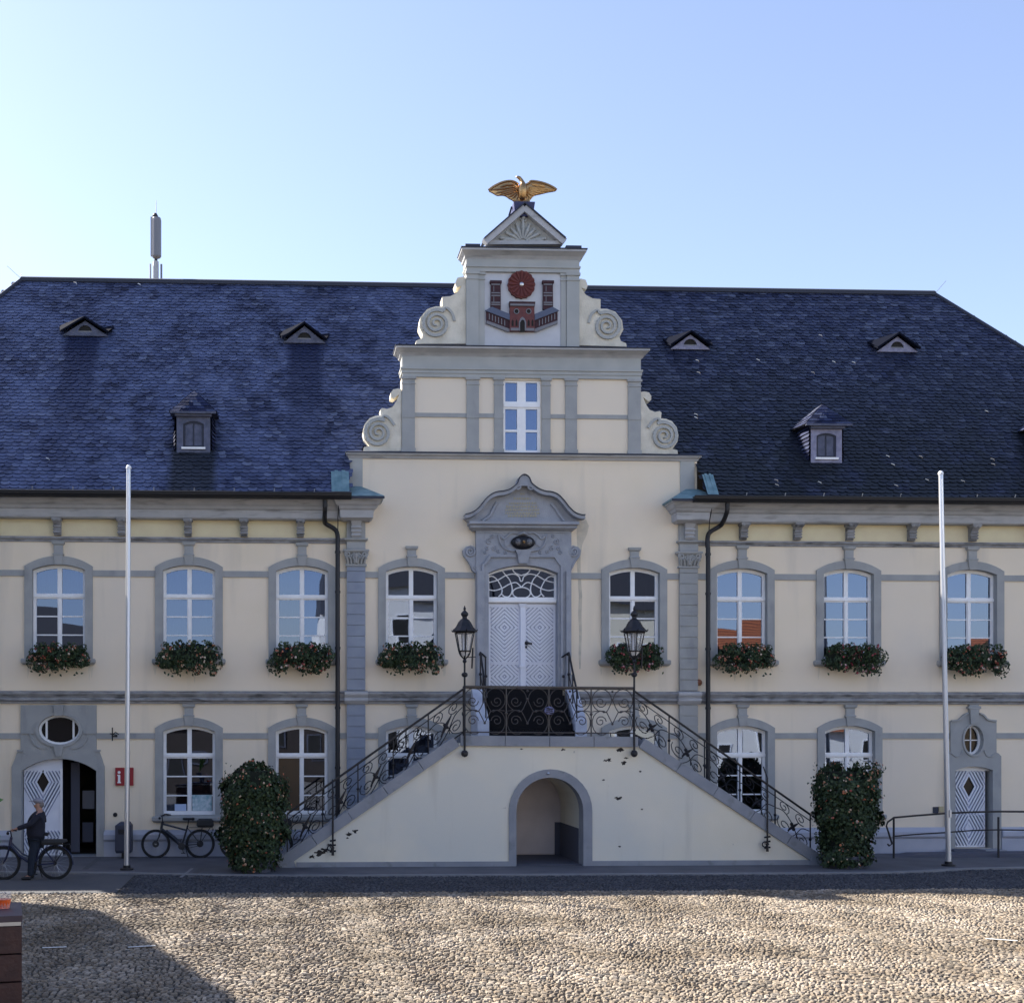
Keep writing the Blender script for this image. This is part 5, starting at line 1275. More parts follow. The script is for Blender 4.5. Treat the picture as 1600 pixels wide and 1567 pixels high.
def flower_box(seed, fm):
    random.seed(seed)
    t = thing('flower_box', 'x', 'flower box', (0, 0, 0), 0, 'flower boxes on the upper window sills')
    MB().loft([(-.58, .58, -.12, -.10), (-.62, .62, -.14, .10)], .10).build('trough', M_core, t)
    m = MB(); f = MB(); cl = [(random.uniform(-.66, .66), random.uniform(-.16, .12), random.uniform(-.12, .14), random.uniform(.11, .2)) for _ in range(34)]
    cl += [(-.6+.12*i, random.uniform(-.15, 0), .16+.10*abs(math.sin(i*1.1+seed)), .09) for i in range(11)]
    cl += [(random.uniform(-.6, .6), -.2, -.24+random.uniform(-.05, .06), .09) for _ in range(9)]
    for x, y, z, r in cl:
        if abs(x) > .5: z -= .05
        for _ in range(int(2600*r*r)+14):
            d = Vector((random.gauss(0, 1), random.gauss(0, 1), random.gauss(0, 1))).normalized(); p = (x+d.x*r*1.05, y+d.y*r-.02, z+d.z*r*.9)
            leaf(m, p, (d.x+random.gauss(0, .5), d.y-.4+random.gauss(0, .5), d.z+.3+random.gauss(0, .5)), random.uniform(.045, .08), random.uniform(.035, .06))
        for _ in range(random.choice((0, 1, 2, 3))):
            d = Vector((random.gauss(0, 1), -abs(random.gauss(0, 1))-.3, random.gauss(0, 1))).normalized(); p = (x+d.x*r, y+d.y*r*1.08-.02, z+d.z*r)
            for _ in range(random.randint(1, 4)): blossom(f, (p[0]+random.gauss(0, .025), p[1], p[2]+random.gauss(0, .02)), d, random.uniform(.014, .03))
    for _ in range(10):
        x = random.uniform(-.7, .7); leaf(m, (x, -.2, -.36+random.uniform(-.05, .05)), (0, -1, .2), .08, .05)
    m.build('foliage', M_leaf, t); f.build('blossoms', fm, t, kind='stuff')
    return t
protos = [flower_box(3, M_fl), flower_box(8, M_fl3), flower_box(21, M_fl2), flower_box(33, M_fl)]
labs = ['flower box on the sill of the far left upper window', 'flower box on the upper window just right of the left flagpole', 'flower box on the upper window left of the left downpipe',
        'flower box on the upper window left of the main door', 'flower box behind the right lamp, right of the main door', 'flower box on the upper window right of the right downpipe',
        'dark red flower box, between the right downpipe and the right flagpole', 'flower box behind the right flagpole at the far right']
boxes = [(92, 0, 1027), (297, 1, 1026), (472, 3, 1027), (643, 1, 1026), (993, 2, 1027), (1164, 0, 1028), (1331, 2, 1028), (1524, 3, 1030)]
used = set()
for (px, k, py), lb in zip(boxes, labs):
    p = protos[k]
    if k in used: p = copy_tree(p)
    used.add(k); x, z = W(px, py, -.32); p.location = (x, -.30, z); p['label'] = lb
    p.rotation_euler = (0, 0, random.uniform(-.05, .05)); p.scale = (random.uniform(.98, 1.06), 1, random.uniform(1.1, 1.24))
    if px in (472, 1331): p.scale[0] = -1.02
def flower_pillar(seed, label, x, y, Hh, prof):
    random.seed(seed)
    t = thing('flower_tower', label, 'flower tower', (x, y, 0), 0, 'flower towers at the foot of the stairs')
    MB().lathe([(.40, 0.0), (.46, .22), (.5, .24), (.5, .3), (.1, .3)], (0, 0, 0), 16).build('pot', M_darkgrey, t)
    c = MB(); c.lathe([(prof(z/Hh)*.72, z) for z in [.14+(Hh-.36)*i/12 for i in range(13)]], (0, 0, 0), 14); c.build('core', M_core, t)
    m = MB(); f = MB()
    lum = [(random.uniform(0, 2*PI), random.uniform(.02, 1), random.uniform(-.16, .22), random.uniform(.25, .5)) for _ in range(90)]
    for _ in range(10500):
        v = random.random()**.95; a = random.uniform(0, 2*PI); z = .10+v*(Hh-.10); r = prof(v)
        if v > .86: r *= math.sqrt(max(.05, 1-((v-.86)/.15)**2*.45))
        z *= .93+.05*math.sin(a*2+seed)+.03*math.sin(a*5+seed*2)
        for la, lv, lh, lw in lum:
            da = abs((a-la+PI) % (2*PI)-PI)
            if da < .6: r += lh*math.exp(-(da/.35)**2-((v-lv)*Hh/.22)**2)
        r += -abs(random.gauss(0, .06)) if random.random() < .8 else abs(random.gauss(0, .05))
        if v > .93: r *= random.random()**.5
        p = (r*math.cos(a), r*math.sin(a), z+random.gauss(0, .03))
        leaf(m, p, (math.cos(a)+random.gauss(0, .45), math.sin(a)+random.gauss(0, .45), .45+random.gauss(0, .45)), random.uniform(.06, .13), random.uniform(.045, .09))
        if random.random() < (.026 if v < .86 else .085):
            for _ in range(random.choice((1, 1, 2, 3))): blossom(f, (p[0]*1.04+random.gauss(0, .03), p[1]*1.04+random.gauss(0, .03), p[2]+random.gauss(0, .03)), (math.cos(a), math.sin(a), .3), random.uniform(.014, .032))
    for _ in range(130):   # stray shoots
        a = random.uniform(0, 2*PI); v = random.random(); r = prof(v)+random.uniform(.02, .12); leaf(m, (r*math.cos(a), r*math.sin(a), .1+v*(Hh-.1)), (random.gauss(0, 1), random.gauss(0, 1), 1), .07, .045)
    m.build('foliage', M_leaf, t); f.build('blossoms', M_fl3, t, kind='stuff')
    return t
x, z = W(396, 1340, -3.45)
flower_pillar(5, 'dark green flower tower at the left foot of the stairs, by the parked bicycles', x, -3.35, 2.48, lambda v: .50+.15*math.sin(min(1, v*1.6)*PI*.52)-.10*max(0, v-.75)/.25)
x, z = W(1320, 1340, -3.2)
flower_pillar(9, 'dark green flower tower at the right foot of the stairs', x, -3.15, 2.44, lambda v: .48+.17*math.sin(min(1, v*1.3)*PI*.55)-.04*max(0, v-.8)/.2)

# ------------------------------------------------ flagpoles
def flagpole(label, px, pyb, pxt, pyt, y):
    x, _ = W(px, pyb, y); xt, zt = W(pxt, pyt, y)
    t = thing('flagpole', label, 'flagpole', (x, y, 0), 0, 'flagpoles in front of the town hall')
    m = MB(); m.tube([(0, 0, .0), (0, 0, .25), ((xt-x)*.5, 0, zt*.5), (xt-x, 0, zt)], [.062, .058, .056, .05], 14); m.build('pole', M_chrome, t, smooth=False)
    MB().lathe([(.15, .012), (.15, .05), (.085, .06), (.085, .12)], (0, 0, 0), 16).build('base_plate', M_pipe, t)
    MB().lathe([(.052, 0), (.06, .01), (.06, .05), (.03, .09)], (xt-x, 0, zt), 12).build('cap', M_white, t)
    MB().tube([(.0, -.075, 1.2), ((xt-x), -.065, zt-.1)], .007, 4).build('halyard', M_white, t)
    MB().box(-.02, .02, -.10, -.055, 1.15, 1.32).build('cleat', M_chrome, t)
flagpole('tall bare silver flagpole in front of the red sign', 198, 1358, 201, 733, -3.0)
flagpole('tall bare silver flagpole by the narrow right door, leaning slightly', 1482, 1352, 1470, 742, -3.0)

# ------------------------------------------------ lamps on the staircase
def lamp(label, px):
    y = SY-.14; x, zb = W(px, 1177, y); q = lambda py: W(px, py, y)[1]-zb
    t = thing('street_lamp', label, 'lamp', (x, y, zb), 0, 'old lanterns on the staircase')
    m = MB(); m.ball((0, 0, 0), .085, 10); m.tube([(0, .14, .05), (0, .0, .02)], .03, 6); m.tube([(0, 0, .05), (0, 0, q(1035))], [.026, .022], 8)
    m.ball((0, 0, q(1054)), .075, 10, (1, 1, .8)); m.ball((0, 0, q(1140)), .04, 8); m.ball((0, 0, q(1033)), .05, 8); m.tube([(0, .1, q(1100)), (0, 0, q(1100))], .02, 6)
    m.build('post', M_black, t)
    g0, g1 = q(1017.5), q(988.5); rb, rt_ = .145, .235
    c = MB(); n = 6
    V = [(rb*math.cos(PI/6+PI/3*i), rb*math.sin(PI/6+PI/3*i), g0) for i in range(n)]; U = [(rt_*math.cos(PI/6+PI/3*i), rt_*math.sin(PI/6+PI/3*i), g1) for i in range(n)]
    for i in range(n): c.tube([V[i], U[i]], .014, 5); c.tube([V[i], V[(i+1) % n]], .018, 5); c.tube([U[i], U[(i+1) % n]], .02, 5)
    for i in range(n): c.tube([V[i], (V[i][0]*.75, V[i][1]*.75, g0-.09), (0, 0, q(1031))], .014, 5)
    for i in (0, 2, 4): c.tube([(V[i][0]*.35, V[i][1]*.35, g0), (V[i][0]*.5, V[i][1]*.5, g1)], .014, 4)
    fr = c.build('lantern_frame', M_black, t)
    m = MB(); m.add([v for v in V]+[u for u in U], [(i, (i+1) % n, n+(i+1) % n, n+i) for i in range(n)]); m.build('glass', M_clear, fr)
    MB().lathe([(.05, g0-.10), (.12, g0-.02), (.12, g0-.01)], (0, 0, 0), 10).build('glass_bowl', M_white, fr)
    MB().lathe([(.04, g0+.02), (.045, g0+.1), (.05, g1-.05), (.03, g1)], (0, 0, 0), 10).build('mantle', M_white, fr)
    r = MB(); r.lathe([(.30, g1+.02), (.30, g1+.035), (.20, g1+.14), (.15, g1+.24), (.10, g1+.30), (.055, g1+.33), (.055, g1+.37), (.085, g1+.41), (.085, g1+.45), (.04, g1+.50), (.02, g1+.52), (.032, g1+.55), (.02, g1+.59), (.005, g1+.63)], (0, 0, 0), 12)
    for i in range(6): a = PI/6+PI/3*i; r.tube([(.29*math.cos(a), .29*math.sin(a), g1+.03), (.33*math.cos(a), .33*math.sin(a), g1+.07)], [.02, .005], 5)
    r.build('lantern_roof', M_black, t)
    m = MB(); m.tube([(.03, 0, q(1027)), (.26, 0, q(1026))], .012, 5); m.tube([(.19, 0, q(1012)), (.17, 0, q(1044))], .02, 6); m.build('switch_rod', M_black, t)
lamp('black old fashioned lantern on a post, left of the main door', 726)
lamp('black old fashioned lantern on a post, right of the main door', 991)

# ------------------------------------------------ rooftop antenna
x, _ = W(243.5, 438, 5.1)
t = thing('antenna', 'grey mobile phone antenna mast behind the left roof ridge', 'antenna', (x, 5.1, RZ-.9))
aq = lambda py: W(243, py, 5.1)[1]-(RZ-.9)
M_ant = mat('grey_radome', (.20, .20, .22), .5); M_antl = mat('pale_grey_radome', (.42, .42, .42), .5)
MB().tube([(0, 0, 0), (0, 0, aq(405))], .05, 8).build('mast', M_pipe, t)
MB().lathe([(.11, aq(403)), (.14, aq(401)), (.14, aq(345)), (.12, aq(341))], (.02, 0, 0), 14).build('radome', M_ant, t)
MB().box(-.15, -.10, -.05, .08, aq(400), aq(340)).build('side_panel', M_antl, t)
MB().lathe([(.08, aq(341)), (.09, aq(338)), (.05, aq(334))], (-.02, 0, 0), 10).build('cap', M_pipe, t); MB().tube([(0, 0, aq(336)), (0.01, 0, aq(313))], [.014, .006], 5).build('rod', M_ant, t)
for dx, tp, r, mm in ((-.16, 413, .03, M_antl), (0, 409, .085, M_antl), (.16, 413, .03, M_ant)): MB().tube([(dx, 0, 0.1), (dx, 0, aq(tp))], r, 8).build('lower_panel', mm, t)

# ------------------------------------------------ gilded eagle
ey = .10
gt = lambda x, y: W(730+x/9.41, 270+y/9.41, ey)
bx, bz = W(816, 319.3, ey)
EG = thing('eagle_statue', 'gilded eagle with spread wings on top of the gable', 'statue', (bx, ey, bz))
loc = lambda p: (p[0]-bx, p[1]-bz)
g2 = lambda x, y: loc(gt(x, y))
def wing(P, root, feathers, nm):
    L = smooth_path([g2(*p) for p in P], 3, True)
    m = MB(); m.plate(L, (), -.03, .03)
    m.v = [(v[0], v[1]-.22*abs(v[0])**1.3+(.12 if 0 else 0), v[2]) for v in m.v]
    for a, b in feathers:
        p, q = g2(*a), g2(*b); ln = [(p[0]+(q[0]-p[0])*i/4, p[1]+(q[1]-p[1])*i/4) for i in range(5)]
        m.tube([(u, -.04-.22*abs(u)**1.3, v) for u, v in ln], [.018, .03, .034, .03, .012], 5)
    # leading edge
    le = [g2(*p) for p in P[:7]]; m.tube([(u, -.03-.22*abs(u)**1.3, v) for u, v in smooth_path(le, 3)], .035, 6)
    return m.build(nm, M_gold, EG)
wl = ((300,312),(350,268),(430,215),(520,170),(620,146),(690,156),(745,190),(765,240),(770,300),(745,380),(705,438),(650,412),(610,398),(560,368),(500,362),(430,372),(370,348),(325,330))
wing(wl, None, [((700,230),(330,312)), ((710,250),(400,350)), ((715,270),(470,360)), ((720,290),(540,362)), ((730,300),(600,385)), ((735,310),(650,405)), ((745,320),(700,430)), ((600,200),(470,250)), ((680,200),(560,215))], 'wing')
wr = ((1288,306),(1240,262),(1150,207),(1050,166),(935,142),(900,170),(850,192),(835,240),(838,320),(865,400),(900,438),(940,395),(985,352),(1080,337),(1180,322),(1250,318))
wing(wr, None, [((900,230),(1265,308)), ((895,250),(1190,320)), ((890,270),(1110,333)), ((885,290),(1030,345)), ((875,300),(980,360)), ((868,310),(935,395)), ((855,320),(895,430)), ((1000,200),(1130,245)), ((940,190),(1040,220))], 'wing')
m = MB(); P = [g2(790, 440), g2(792, 380), g2(797, 300), g2(800, 235), g2(800, 190), g2(782, 150), g2(755, 118), g2(728, 102), g2(700, 100)]
m.tube([(u, -.10-.03*i if i < 3 else -.14, v) for i, (u, v) in enumerate(P)], [.07, .10, .13, .105, .06, .045, .045, .035, .008], 10)
for sx in (-1, 1): a = g2(795+sx*40, 400); b = g2(795+sx*45, 452); m.tube([(a[0], -.1, a[1]), (b[0], -.12, b[1])], [.06, .035], 7)
m.build('body', M_gold, EG, smooth=True)
a, b = g2(690, 470), g2(905, 428); MB().loft([(a[0], b[0], -.16, 0.001), (a[0]+.02, b[0]-.02, -.14, b[1])], .12).build('rock_base', M_gold, EG)

# ------------------------------------------------ bicycles
M_spoke = mat('spokes', (.35, .35, .36), .35, metal=1); M_frame = mat('black_frame_paint', (.012, .014, .022), .3); M_frame2 = mat('dark_blue_frame_paint', (.015, .02, .06), .3)
M_seat = mat('black_saddle', (.012, .012, .013), .6)
def bicycle(label, step, fm, bag=None):
    b = thing('bicycle', label, 'bicycle', (0, 0, 0), 0, None)
    hubs = ((-.54, .345), (.555, .345))
    for i, (hx, hz) in enumerate(hubs):
        w_ = MB(); R_ = .335
        w_.tube([(hx+R_*math.cos(t), 0, hz+R_*math.sin(t)) for t in [2*PI*k/36 for k in range(36)]], .027, 6, True); wo_ = w_.build('wheel', M_rub, b)
        r = MB(); r.tube([(hx+.305*math.cos(t), 0, hz+.305*math.sin(t)) for t in [2*PI*k/36 for k in range(36)]], .011, 5, True)
        r.build('rim', M_pipe, wo_)
        r = MB(); r.tube([(hx, -.05, hz), (hx, .05, hz)], .025, 8)
        for k in range(20):
            t = 2*PI*k/20; s_ = -1 if k % 2 else 1; r.tube([(hx+.02*math.cos(t+.9*s_), .03*s_, hz+.02*math.sin(t+.9*s_)), (hx+.30*math.cos(t), 0, hz+.30*math.sin(t))], .0022, 3)
        r.build('spokes', M_spoke, wo_)
        if not step: MB().lathe([(.085, -.035), (.085, -.030)], (hx, 0, hz), 16, 'y').build('brake_disc', M_pipe, wo_)
        g = MB(); a0, a1 = ((.15, 2.6) if i == 0 else (-.1, 2.9)); pts = [(hx+.375*math.cos(t), 0, hz+.375*math.sin(t)) for t in [a0+(a1-a0)*k/14 for k in range(15)]]
        if step:
            for k in range(14): g.add([(pts[k][0], -.03, pts[k][2]), (pts[k+1][0], -.03, pts[k+1][2]), (pts[k+1][0], .03, pts[k+1][2]), (pts[k][0], .03, pts[k][2])], [(0,1,2,3)])
            g.tube(pts, .012, 4); g.build('mudguard', fm, b)
    F_ = MB(); BB = (.10, 0, .29); HT = (-.375, 0, .90); HB_ = (-.41, 0, .72); ST_ = (.25, 0, .80); RH = (.555, .0, .345); FH = (-.54, 0, .345)
    F_.tube([BB, ST_], .024, 7); F_.tube([HT, HB_], .032, 8)
    if step: F_.tube([(-.40, 0, .74), (-.22, 0, .52), BB], .03, 8); F_.tube([(-.39, 0, .80), (-.15, 0, .55), (.15, 0, .42)], .018, 7)
    else: F_.tube([HB_, BB], .038, 8); F_.tube([(-.38, 0, .84), (.22, 0, .68)], .024, 7); F_.tube([(-.30, 0, .66), (-.02, 0, .42)], .052, 8)
    for s_ in (-1, 1):
        F_.tube([BB, (.3, .05*s_, .32), (RH[0], .06*s_, RH[2])], .011, 6); F_.tube([(.235, .0, .74), (RH[0], .06*s_, RH[2])], .010, 6)
        F_.tube([(HB_[0], .045*s_, .70), (-.47, .05*s_, .5), (FH[0], .055*s_, FH[2])], .014, 6)
    F_.box(-.43, -.39, -.06, .06, .695, .725); F_.build('frame', fm, b)
    h = MB(); h.tube([HT, (-.39, 0, 1.02)], .014, 6); h.tube([(-.20, -.30, 1.06), (-.30, -.22, 1.08), (-.40, -.05, 1.03), (-.40, .05, 1.03), (-.30, .22, 1.08), (-.20, .30, 1.06)], .012, 6)
    for s_ in (-1, 1): h.tube([(-.21, .30*s_, 1.062), (-.31, .21*s_, 1.08)], .017, 6); h.tube([(-.33, .2*s_, 1.06), (-.40, .29*s_, 1.04)], .008, 4)
    h.ball((-.45, 0, .98), .035, 8, (1, 1.2, 1)); h.build('handlebar', M_black, b)
    sd_ = MB(); zs = .96; sd_.tube([ST_, (.27, 0, zs-.02)], .013, 6)
    sd_.loft([(.14, .40, -.03, zs-.03), (.12, .41, -.06, zs), (.13, .41, -.05, zs+.03)], .05); sd_.ball((.37, 0, zs), .05, 8, (1, 1.8, .8)); sd_.build('saddle', M_seat, b)
    c = MB(); c.lathe([(.09, -.055), (.09, -.05)], (BB[0], 0, BB[2]), 16, 'y'); c.tube([(BB[0], -.08, BB[2]), (BB[0]+.05, -.09, BB[2]-.16)], .01, 5); c.tube([(BB[0], .08, BB[2]), (BB[0]-.05, .09, BB[2]+.16)], .01, 5)
    c.box(BB[0]+.0, BB[0]+.10, -.16, -.09, BB[2]-.18, BB[2]-.16); c.box(BB[0]-.10, BB[0]-.0, .09, .16, BB[2]+.15, BB[2]+.17)
    c.tube([(BB[0], -.05, BB[2]+.09), (RH[0], -.05, RH[2]+.04)], .006, 4); c.tube([(BB[0], -.05, BB[2]-.09), (RH[0], -.05, RH[2]-.04)], .006, 4); c.lathe([(.045, -.055), (.045, -.05)], (RH[0], 0, RH[2]), 12, 'y'); c.build('crankset', M_pipe, b)
    k = MB()
    for s_ in (-1, 1): k.tube([(.28, .06*s_, .745), (.86, .07*s_, .745)], .008, 5); k.tube([(.60, .07*s_, .745), (RH[0], .07*s_, RH[2])], .007, 5); k.tube([(.80, .07*s_, .745), (RH[0], .07*s_, RH[2])], .006, 5)
    for q in (.4, .55, .7, .85): k.tube([(q, -.07, .745), (q, .07, .745)], .006, 4)
    k.box(.86, .88, -.04, .04, .66, .72); k.build('luggage_rack', M_pipe, b)
    k = MB(); k.tube([(.18, .05, .29), (.24, .20, .02)], .010, 5); k.build('kickstand', M_pipe, b)
    if bag == 'rack':
        g = MB(); g.loft([(.50, .86, -.10, .76), (.47, .89, -.12, .80), (.48, .88, -.12, .92), (.53, .83, -.09, .965)], .10); g.build('rack_bag', M_seat, b)
    if bag == 'pannier':
        g = MB(); g.loft([(.30, .62, -.14, .74), (.28, .80, -.15, .80), (.32, .78, -.13, .85)], .12); g.build('battery', M_seat, b)
    return b
pb = bicycle('black trekking bicycle with a rack bag leaning under the left ground floor window', False, M_frame, 'rack')
pb['group'] = 'bicycles parked along the wall'
pb.location = (X(277.5, -.42), -.42, .012); pb.rotation_euler = (math.radians(-4), 0, 0)
pc = copy_tree(pb); pc['label'] = 'parked bicycle mostly hidden behind the left flower tower'; pc.location = (X(400, -.5), -.5, .012)
rb_ = bicycle('black city bicycle straddled by the man at the left edge', True, M_frame2, 'pannier')
RX_, RYB = X(45.5, -4.5), -4.5
rb_.location = (RX_, RYB, -.008)

# ------------------------------------------------ the man with the bicycle
def skin(name, verts, edges, rad, m_, parent, sub=1, root=0, loc=(0, 0, 0)):
    bm = bmesh.new(); L = bm.verts.layers.skin.verify(); vs = []
    for i, v in enumerate(verts):
        q = bm.verts.new(v); r = rad[i]; q[L].radius = (r, r) if not hasattr(r, '__len__') else r; q[L].use_root = (i == root); vs.append(q)
    for a, b in edges: bm.edges.new((vs[a], vs[b]))
    me = bpy.data.meshes.new(name); bm.to_mesh(me); bm.free(); me.materials.append(m_)
    o = bpy.data.objects.new(name, me); C.objects.link(o)
    md = o.modifiers.new('skin', 'SKIN'); md.use_smooth_shade = True; o.modifiers.new('sub', 'SUBSURF').levels = sub; o.modifiers['sub'].render_levels = sub
    o.parent = parent; o.location = loc; return o
M_skin = mat('skin', (.34, .185, .13), .6); M_jkt = mat('navy_jacket', (.008, .010, .022), .85, bump=.4, bscale=14); M_jean = mat('dark_jeans', (.010, .016, .030), .9, bump=.3, bscale=18)
M_cap = mat('pale_grey_cap', (.22, .22, .26), .8); M_shoe = mat('black_shoes', (.012, .012, .014), .6)
MAN = thing('person', 'man in grey cap, navy jacket and dark jeans astride a bicycle', 'person', (RX_, RYB, -.008))
def hand(V, E, Rr, wrist_i, wv, sgn, grip):
    """palm and five fingers closed on the handlebar grip"""
    wv = Vector(wv); g = Vector(grip); d = (g-wv).normalized()
    palm = wv+d*.07; V.append(tuple(palm)); Rr.append((.040, .020)); E.append((wrist_i, len(V)-1)); pi_ = len(V)-1
    ax = Vector((.62, sgn*-.50, .0)).normalized()
    for k in range(4):
        off = ax*(.030-.020*k); ln = (.9, 1.0, .95, .75)[k]
        a = palm+off+d*.035; b_ = a+d*.02*ln+Vector((-.012, 0, -.028*ln)); c_ = b_+Vector((.012, 0, -.024*ln))
        i0 = len(V); V += [tuple(a), tuple(b_), tuple(c_)]; Rr += [.010, .009, .007]; E += [(pi_, i0), (i0, i0+1), (i0+1, i0+2)]
    a = palm+ax*.045+Vector((0, 0, -.012)); c_ = a+d*.03+Vector((0, 0, -.03)); i0 = len(V); V += [tuple(a), tuple(c_)]; Rr += [.012, .008]; E += [(pi_, i0), (i0, i0+1)]
V = [(.17, 0, .90), (.15, 0, 1.08), (.20, 0, 1.28), (.235, 0, 1.43), (.215, 0, 1.50), (.205, 0, 1.575), (.205, 0, 1.64), (.145, 0, 1.55), (.092, 0, 1.575)]
Rr = [.13, .13, .145, .065, .055, (.085, .075), (.075, .07), .045, .016]
E = [(0,1), (1,2), (2,3), (3,4), (4,5), (5,6), (5,7), (7,8)]
V += [(.20, -.088, 1.585), (.20, .088, 1.585)]; Rr += [.018, .018]; E += [(5, 9), (5, 10)]
for s_ in (-1, 1):
    i = len(V); V += [(.22, .19*s_, 1.40), (.08, .25*s_, 1.20), (-.17, .27*s_, 1.11)]; Rr += [.055, .042, .028]; E += [(3, i), (i, i+1), (i+1, i+2)]
    hand(V, E, Rr, i+2, V[i+2], s_, (-.27, .25*s_, 1.085))
    i = len(V); V += [(.15, .10*s_, .84), (.07, .13*s_, .47), (.05, .14*s_, .09), (-.09, .15*s_, .035)]; Rr += [.085, .055, .038, .028]; E += [(0, i), (i, i+1), (i+1, i+2), (i+2, i+3)]
skin('body', V, E, Rr, M_skin, MAN, 2)
V = [(.17, 0, .80), (.13, 0, 1.00), (.155, 0, 1.20), (.225, 0, 1.38), (.235, 0, 1.49)]; Rr = [(.185, .195), (.225, .22), (.22, .215), (.165, .165), (.080, .085)]; E = [(0,1), (1,2), (2,3), (3,4)]
for s_ in (-1, 1): i = len(V); V += [(.23, .20*s_, 1.37), (.09, .262*s_, 1.19), (-.15, .272*s_, 1.115), (-.19, .27*s_, 1.10)]; Rr += [.085, .068, .052, .048]; E += [(3, i), (i, i+1), (i+1, i+2), (i+2, i+3)]
skin('jacket', V, E, Rr, M_jkt, MAN, 2)
V = [(.16, 0, .88)]; Rr = [.15]; E = []
for s_ in (-1, 1): i = len(V); V += [(.15, .10*s_, .80), (.08, .13*s_, .47), (.055, .14*s_, .12), (.05, .14*s_, .08)]; Rr += [.115, .085, .066, .062]; E += [(0, i), (i, i+1), (i+1, i+2), (i+2, i+3)]
skin('trousers', V, E, Rr, M_jean, MAN, 2)
for s_ in (-1, 1): skin('shoe', [(.09, .145*s_, .045), (.0, .15*s_, .045), (-.14, .155*s_, .032)], [(0, 1), (1, 2)], [(.05, .045), (.05, .045), (.042, .03)], M_shoe, MAN, 2)
m = MB(); m.ball((.195, 0, 1.672), .108, 14, (1.08, .95, .60)); m.build('cap', M_cap, MAN, smooth=True)
m = MB(); m.plate([(0, 0), (0, 0), (0, 0)][:0] or [(-.02+.11*math.cos(t), .08*math.sin(t)) for t in [PI/2+PI*i/10 for i in range(11)]], (), 0, .012)
m.v = [(v[0]+.13, v[2], 1.655-v[1]+.25*(v[0])*.6+.03) for v in m.v]; m.build('cap_brim', M_cap, MAN)
m = MB(); m.ball((.225, 0, 1.59), .09, 12, (.85, .95, .8)); m.build('hair', mat('grey_hair', (.16, .14, .13), .9), MAN, smooth=True)
bpy.data.objects['hair'].location = (.02, 0, .0)

# ------------------------------------------------ small things on and by the wall
x0, z0 = W(180, 1226.5, -.1); x1, z1 = W(208, 1199.5, -.1)
t = thing('information_sign', 'square red sign with a white letter i, behind the left flagpole', 'sign', ((x0+x1)/2, -.03, (z0+z1)/2)); w_ = (x1-x0)/2
MB().box(-w_, w_, -.05, .02, -w_, w_).build('panel', M_signred, t)
m = MB(); ix = -w_+.095; m.box(ix-.028, ix+.028, -.056, -.0505, -w_+.07, .04); m.box(ix-.045, ix+.02, -.0555, -.0502, .02, .045); m.box(ix-.045, ix+.045, -.0553, -.0502, -w_+.06, -w_+.085); m.lathe([(.036, -.057), (.036, -.0505)], (ix, 0, .105), 14, 'y'); m.build('lettering', M_signwhite, t)
x, z = W(178, 1147, -.15)
m = MB(); m.tube([(-.12, .15, .02), (-.02, -.08, 0), (.10, -.18, -.02)], .014, 6); m.tube([(-.03, -.06, .17), (-.03, -.06, -.16)], .016, 6); m.tube([(-.03, -.06, 0), (.06, -.1, .05), (.14, -.16, -.0)], .014, 5); m.box(-.04, .10, -.12, -.06, -.07, -.03)
o = m.build('wall_bracket', M_black); o.location = (x, -.15, z); tag(o, 'black iron hook bracket on the wall right of the oval window', 'bracket')
x, z = W(180, 1272.5, -.02); o = MB().lathe([(.055, -.02), (.055, .0)], (0, 0, 0), 14, 'y').build('wall_outlet', M_black); o.location = (x, -.003, z); tag(o, 'small round black outlet on the wall above the litter bin', 'wall outlet')
x0, z0 = W(181, 1331, -.5); x1, z1 = W(206, 1284, -.5)
t = thing('litter_bin', 'dark grey metal litter bin by the wall behind the left flagpole', 'litter bin', ((x0+x1)/2, -.45, .012)); hw = (x1-x0)/2
M_bin = mat('dark_bin_paint', (.035, .04, .065), .5)
MB().loft([(-hw+.02, hw-.02, -.17, .14), (-hw, hw, -.19, .2), (-hw, hw, -.19, z1-.09), (-hw+.10, hw-.06, -.14, z1-.012)], .16).build('body', M_bin, t)
MB().box(-hw*.6, hw*.6, -.195, -.188, z1-.30, z1-.18).build('slot', M_black, t); MB().box(-.06, .06, -.03, .03, 0, .15).build('foot', M_black, t)
x, z = W(1093, 1066, -.1); o = MB().ball((0, 0, 0), .085, 12, (1, .8, 1)).build('alarm_light', mat('amber_dome', (.20, .07, .03), .5)); o.location = (x, -.06, z); tag(o, 'small brown domed alarm light beside the right downpipe', 'alarm light')
x0, z0 = W(1458, 1270, -.02); o = MB().box(0, .14, -.02, .0, 0, .16).build('wall_plate', M_lead); o.location = (x0, -.002, z0); tag(o, 'small dark plate on the wall left of the right flagpole', 'plate')
x0, z0 = W(1467, 1268, -.02); o = MB().box(0, .12, -.03, .0, 0, .14).build('wall_plate', mat('ochre_plate', (.45, .38, .22), .6)); o.location = (x0, -.002, z0); tag(o, 'small pale yellow plate on the wall left of the right flagpole', 'plate')
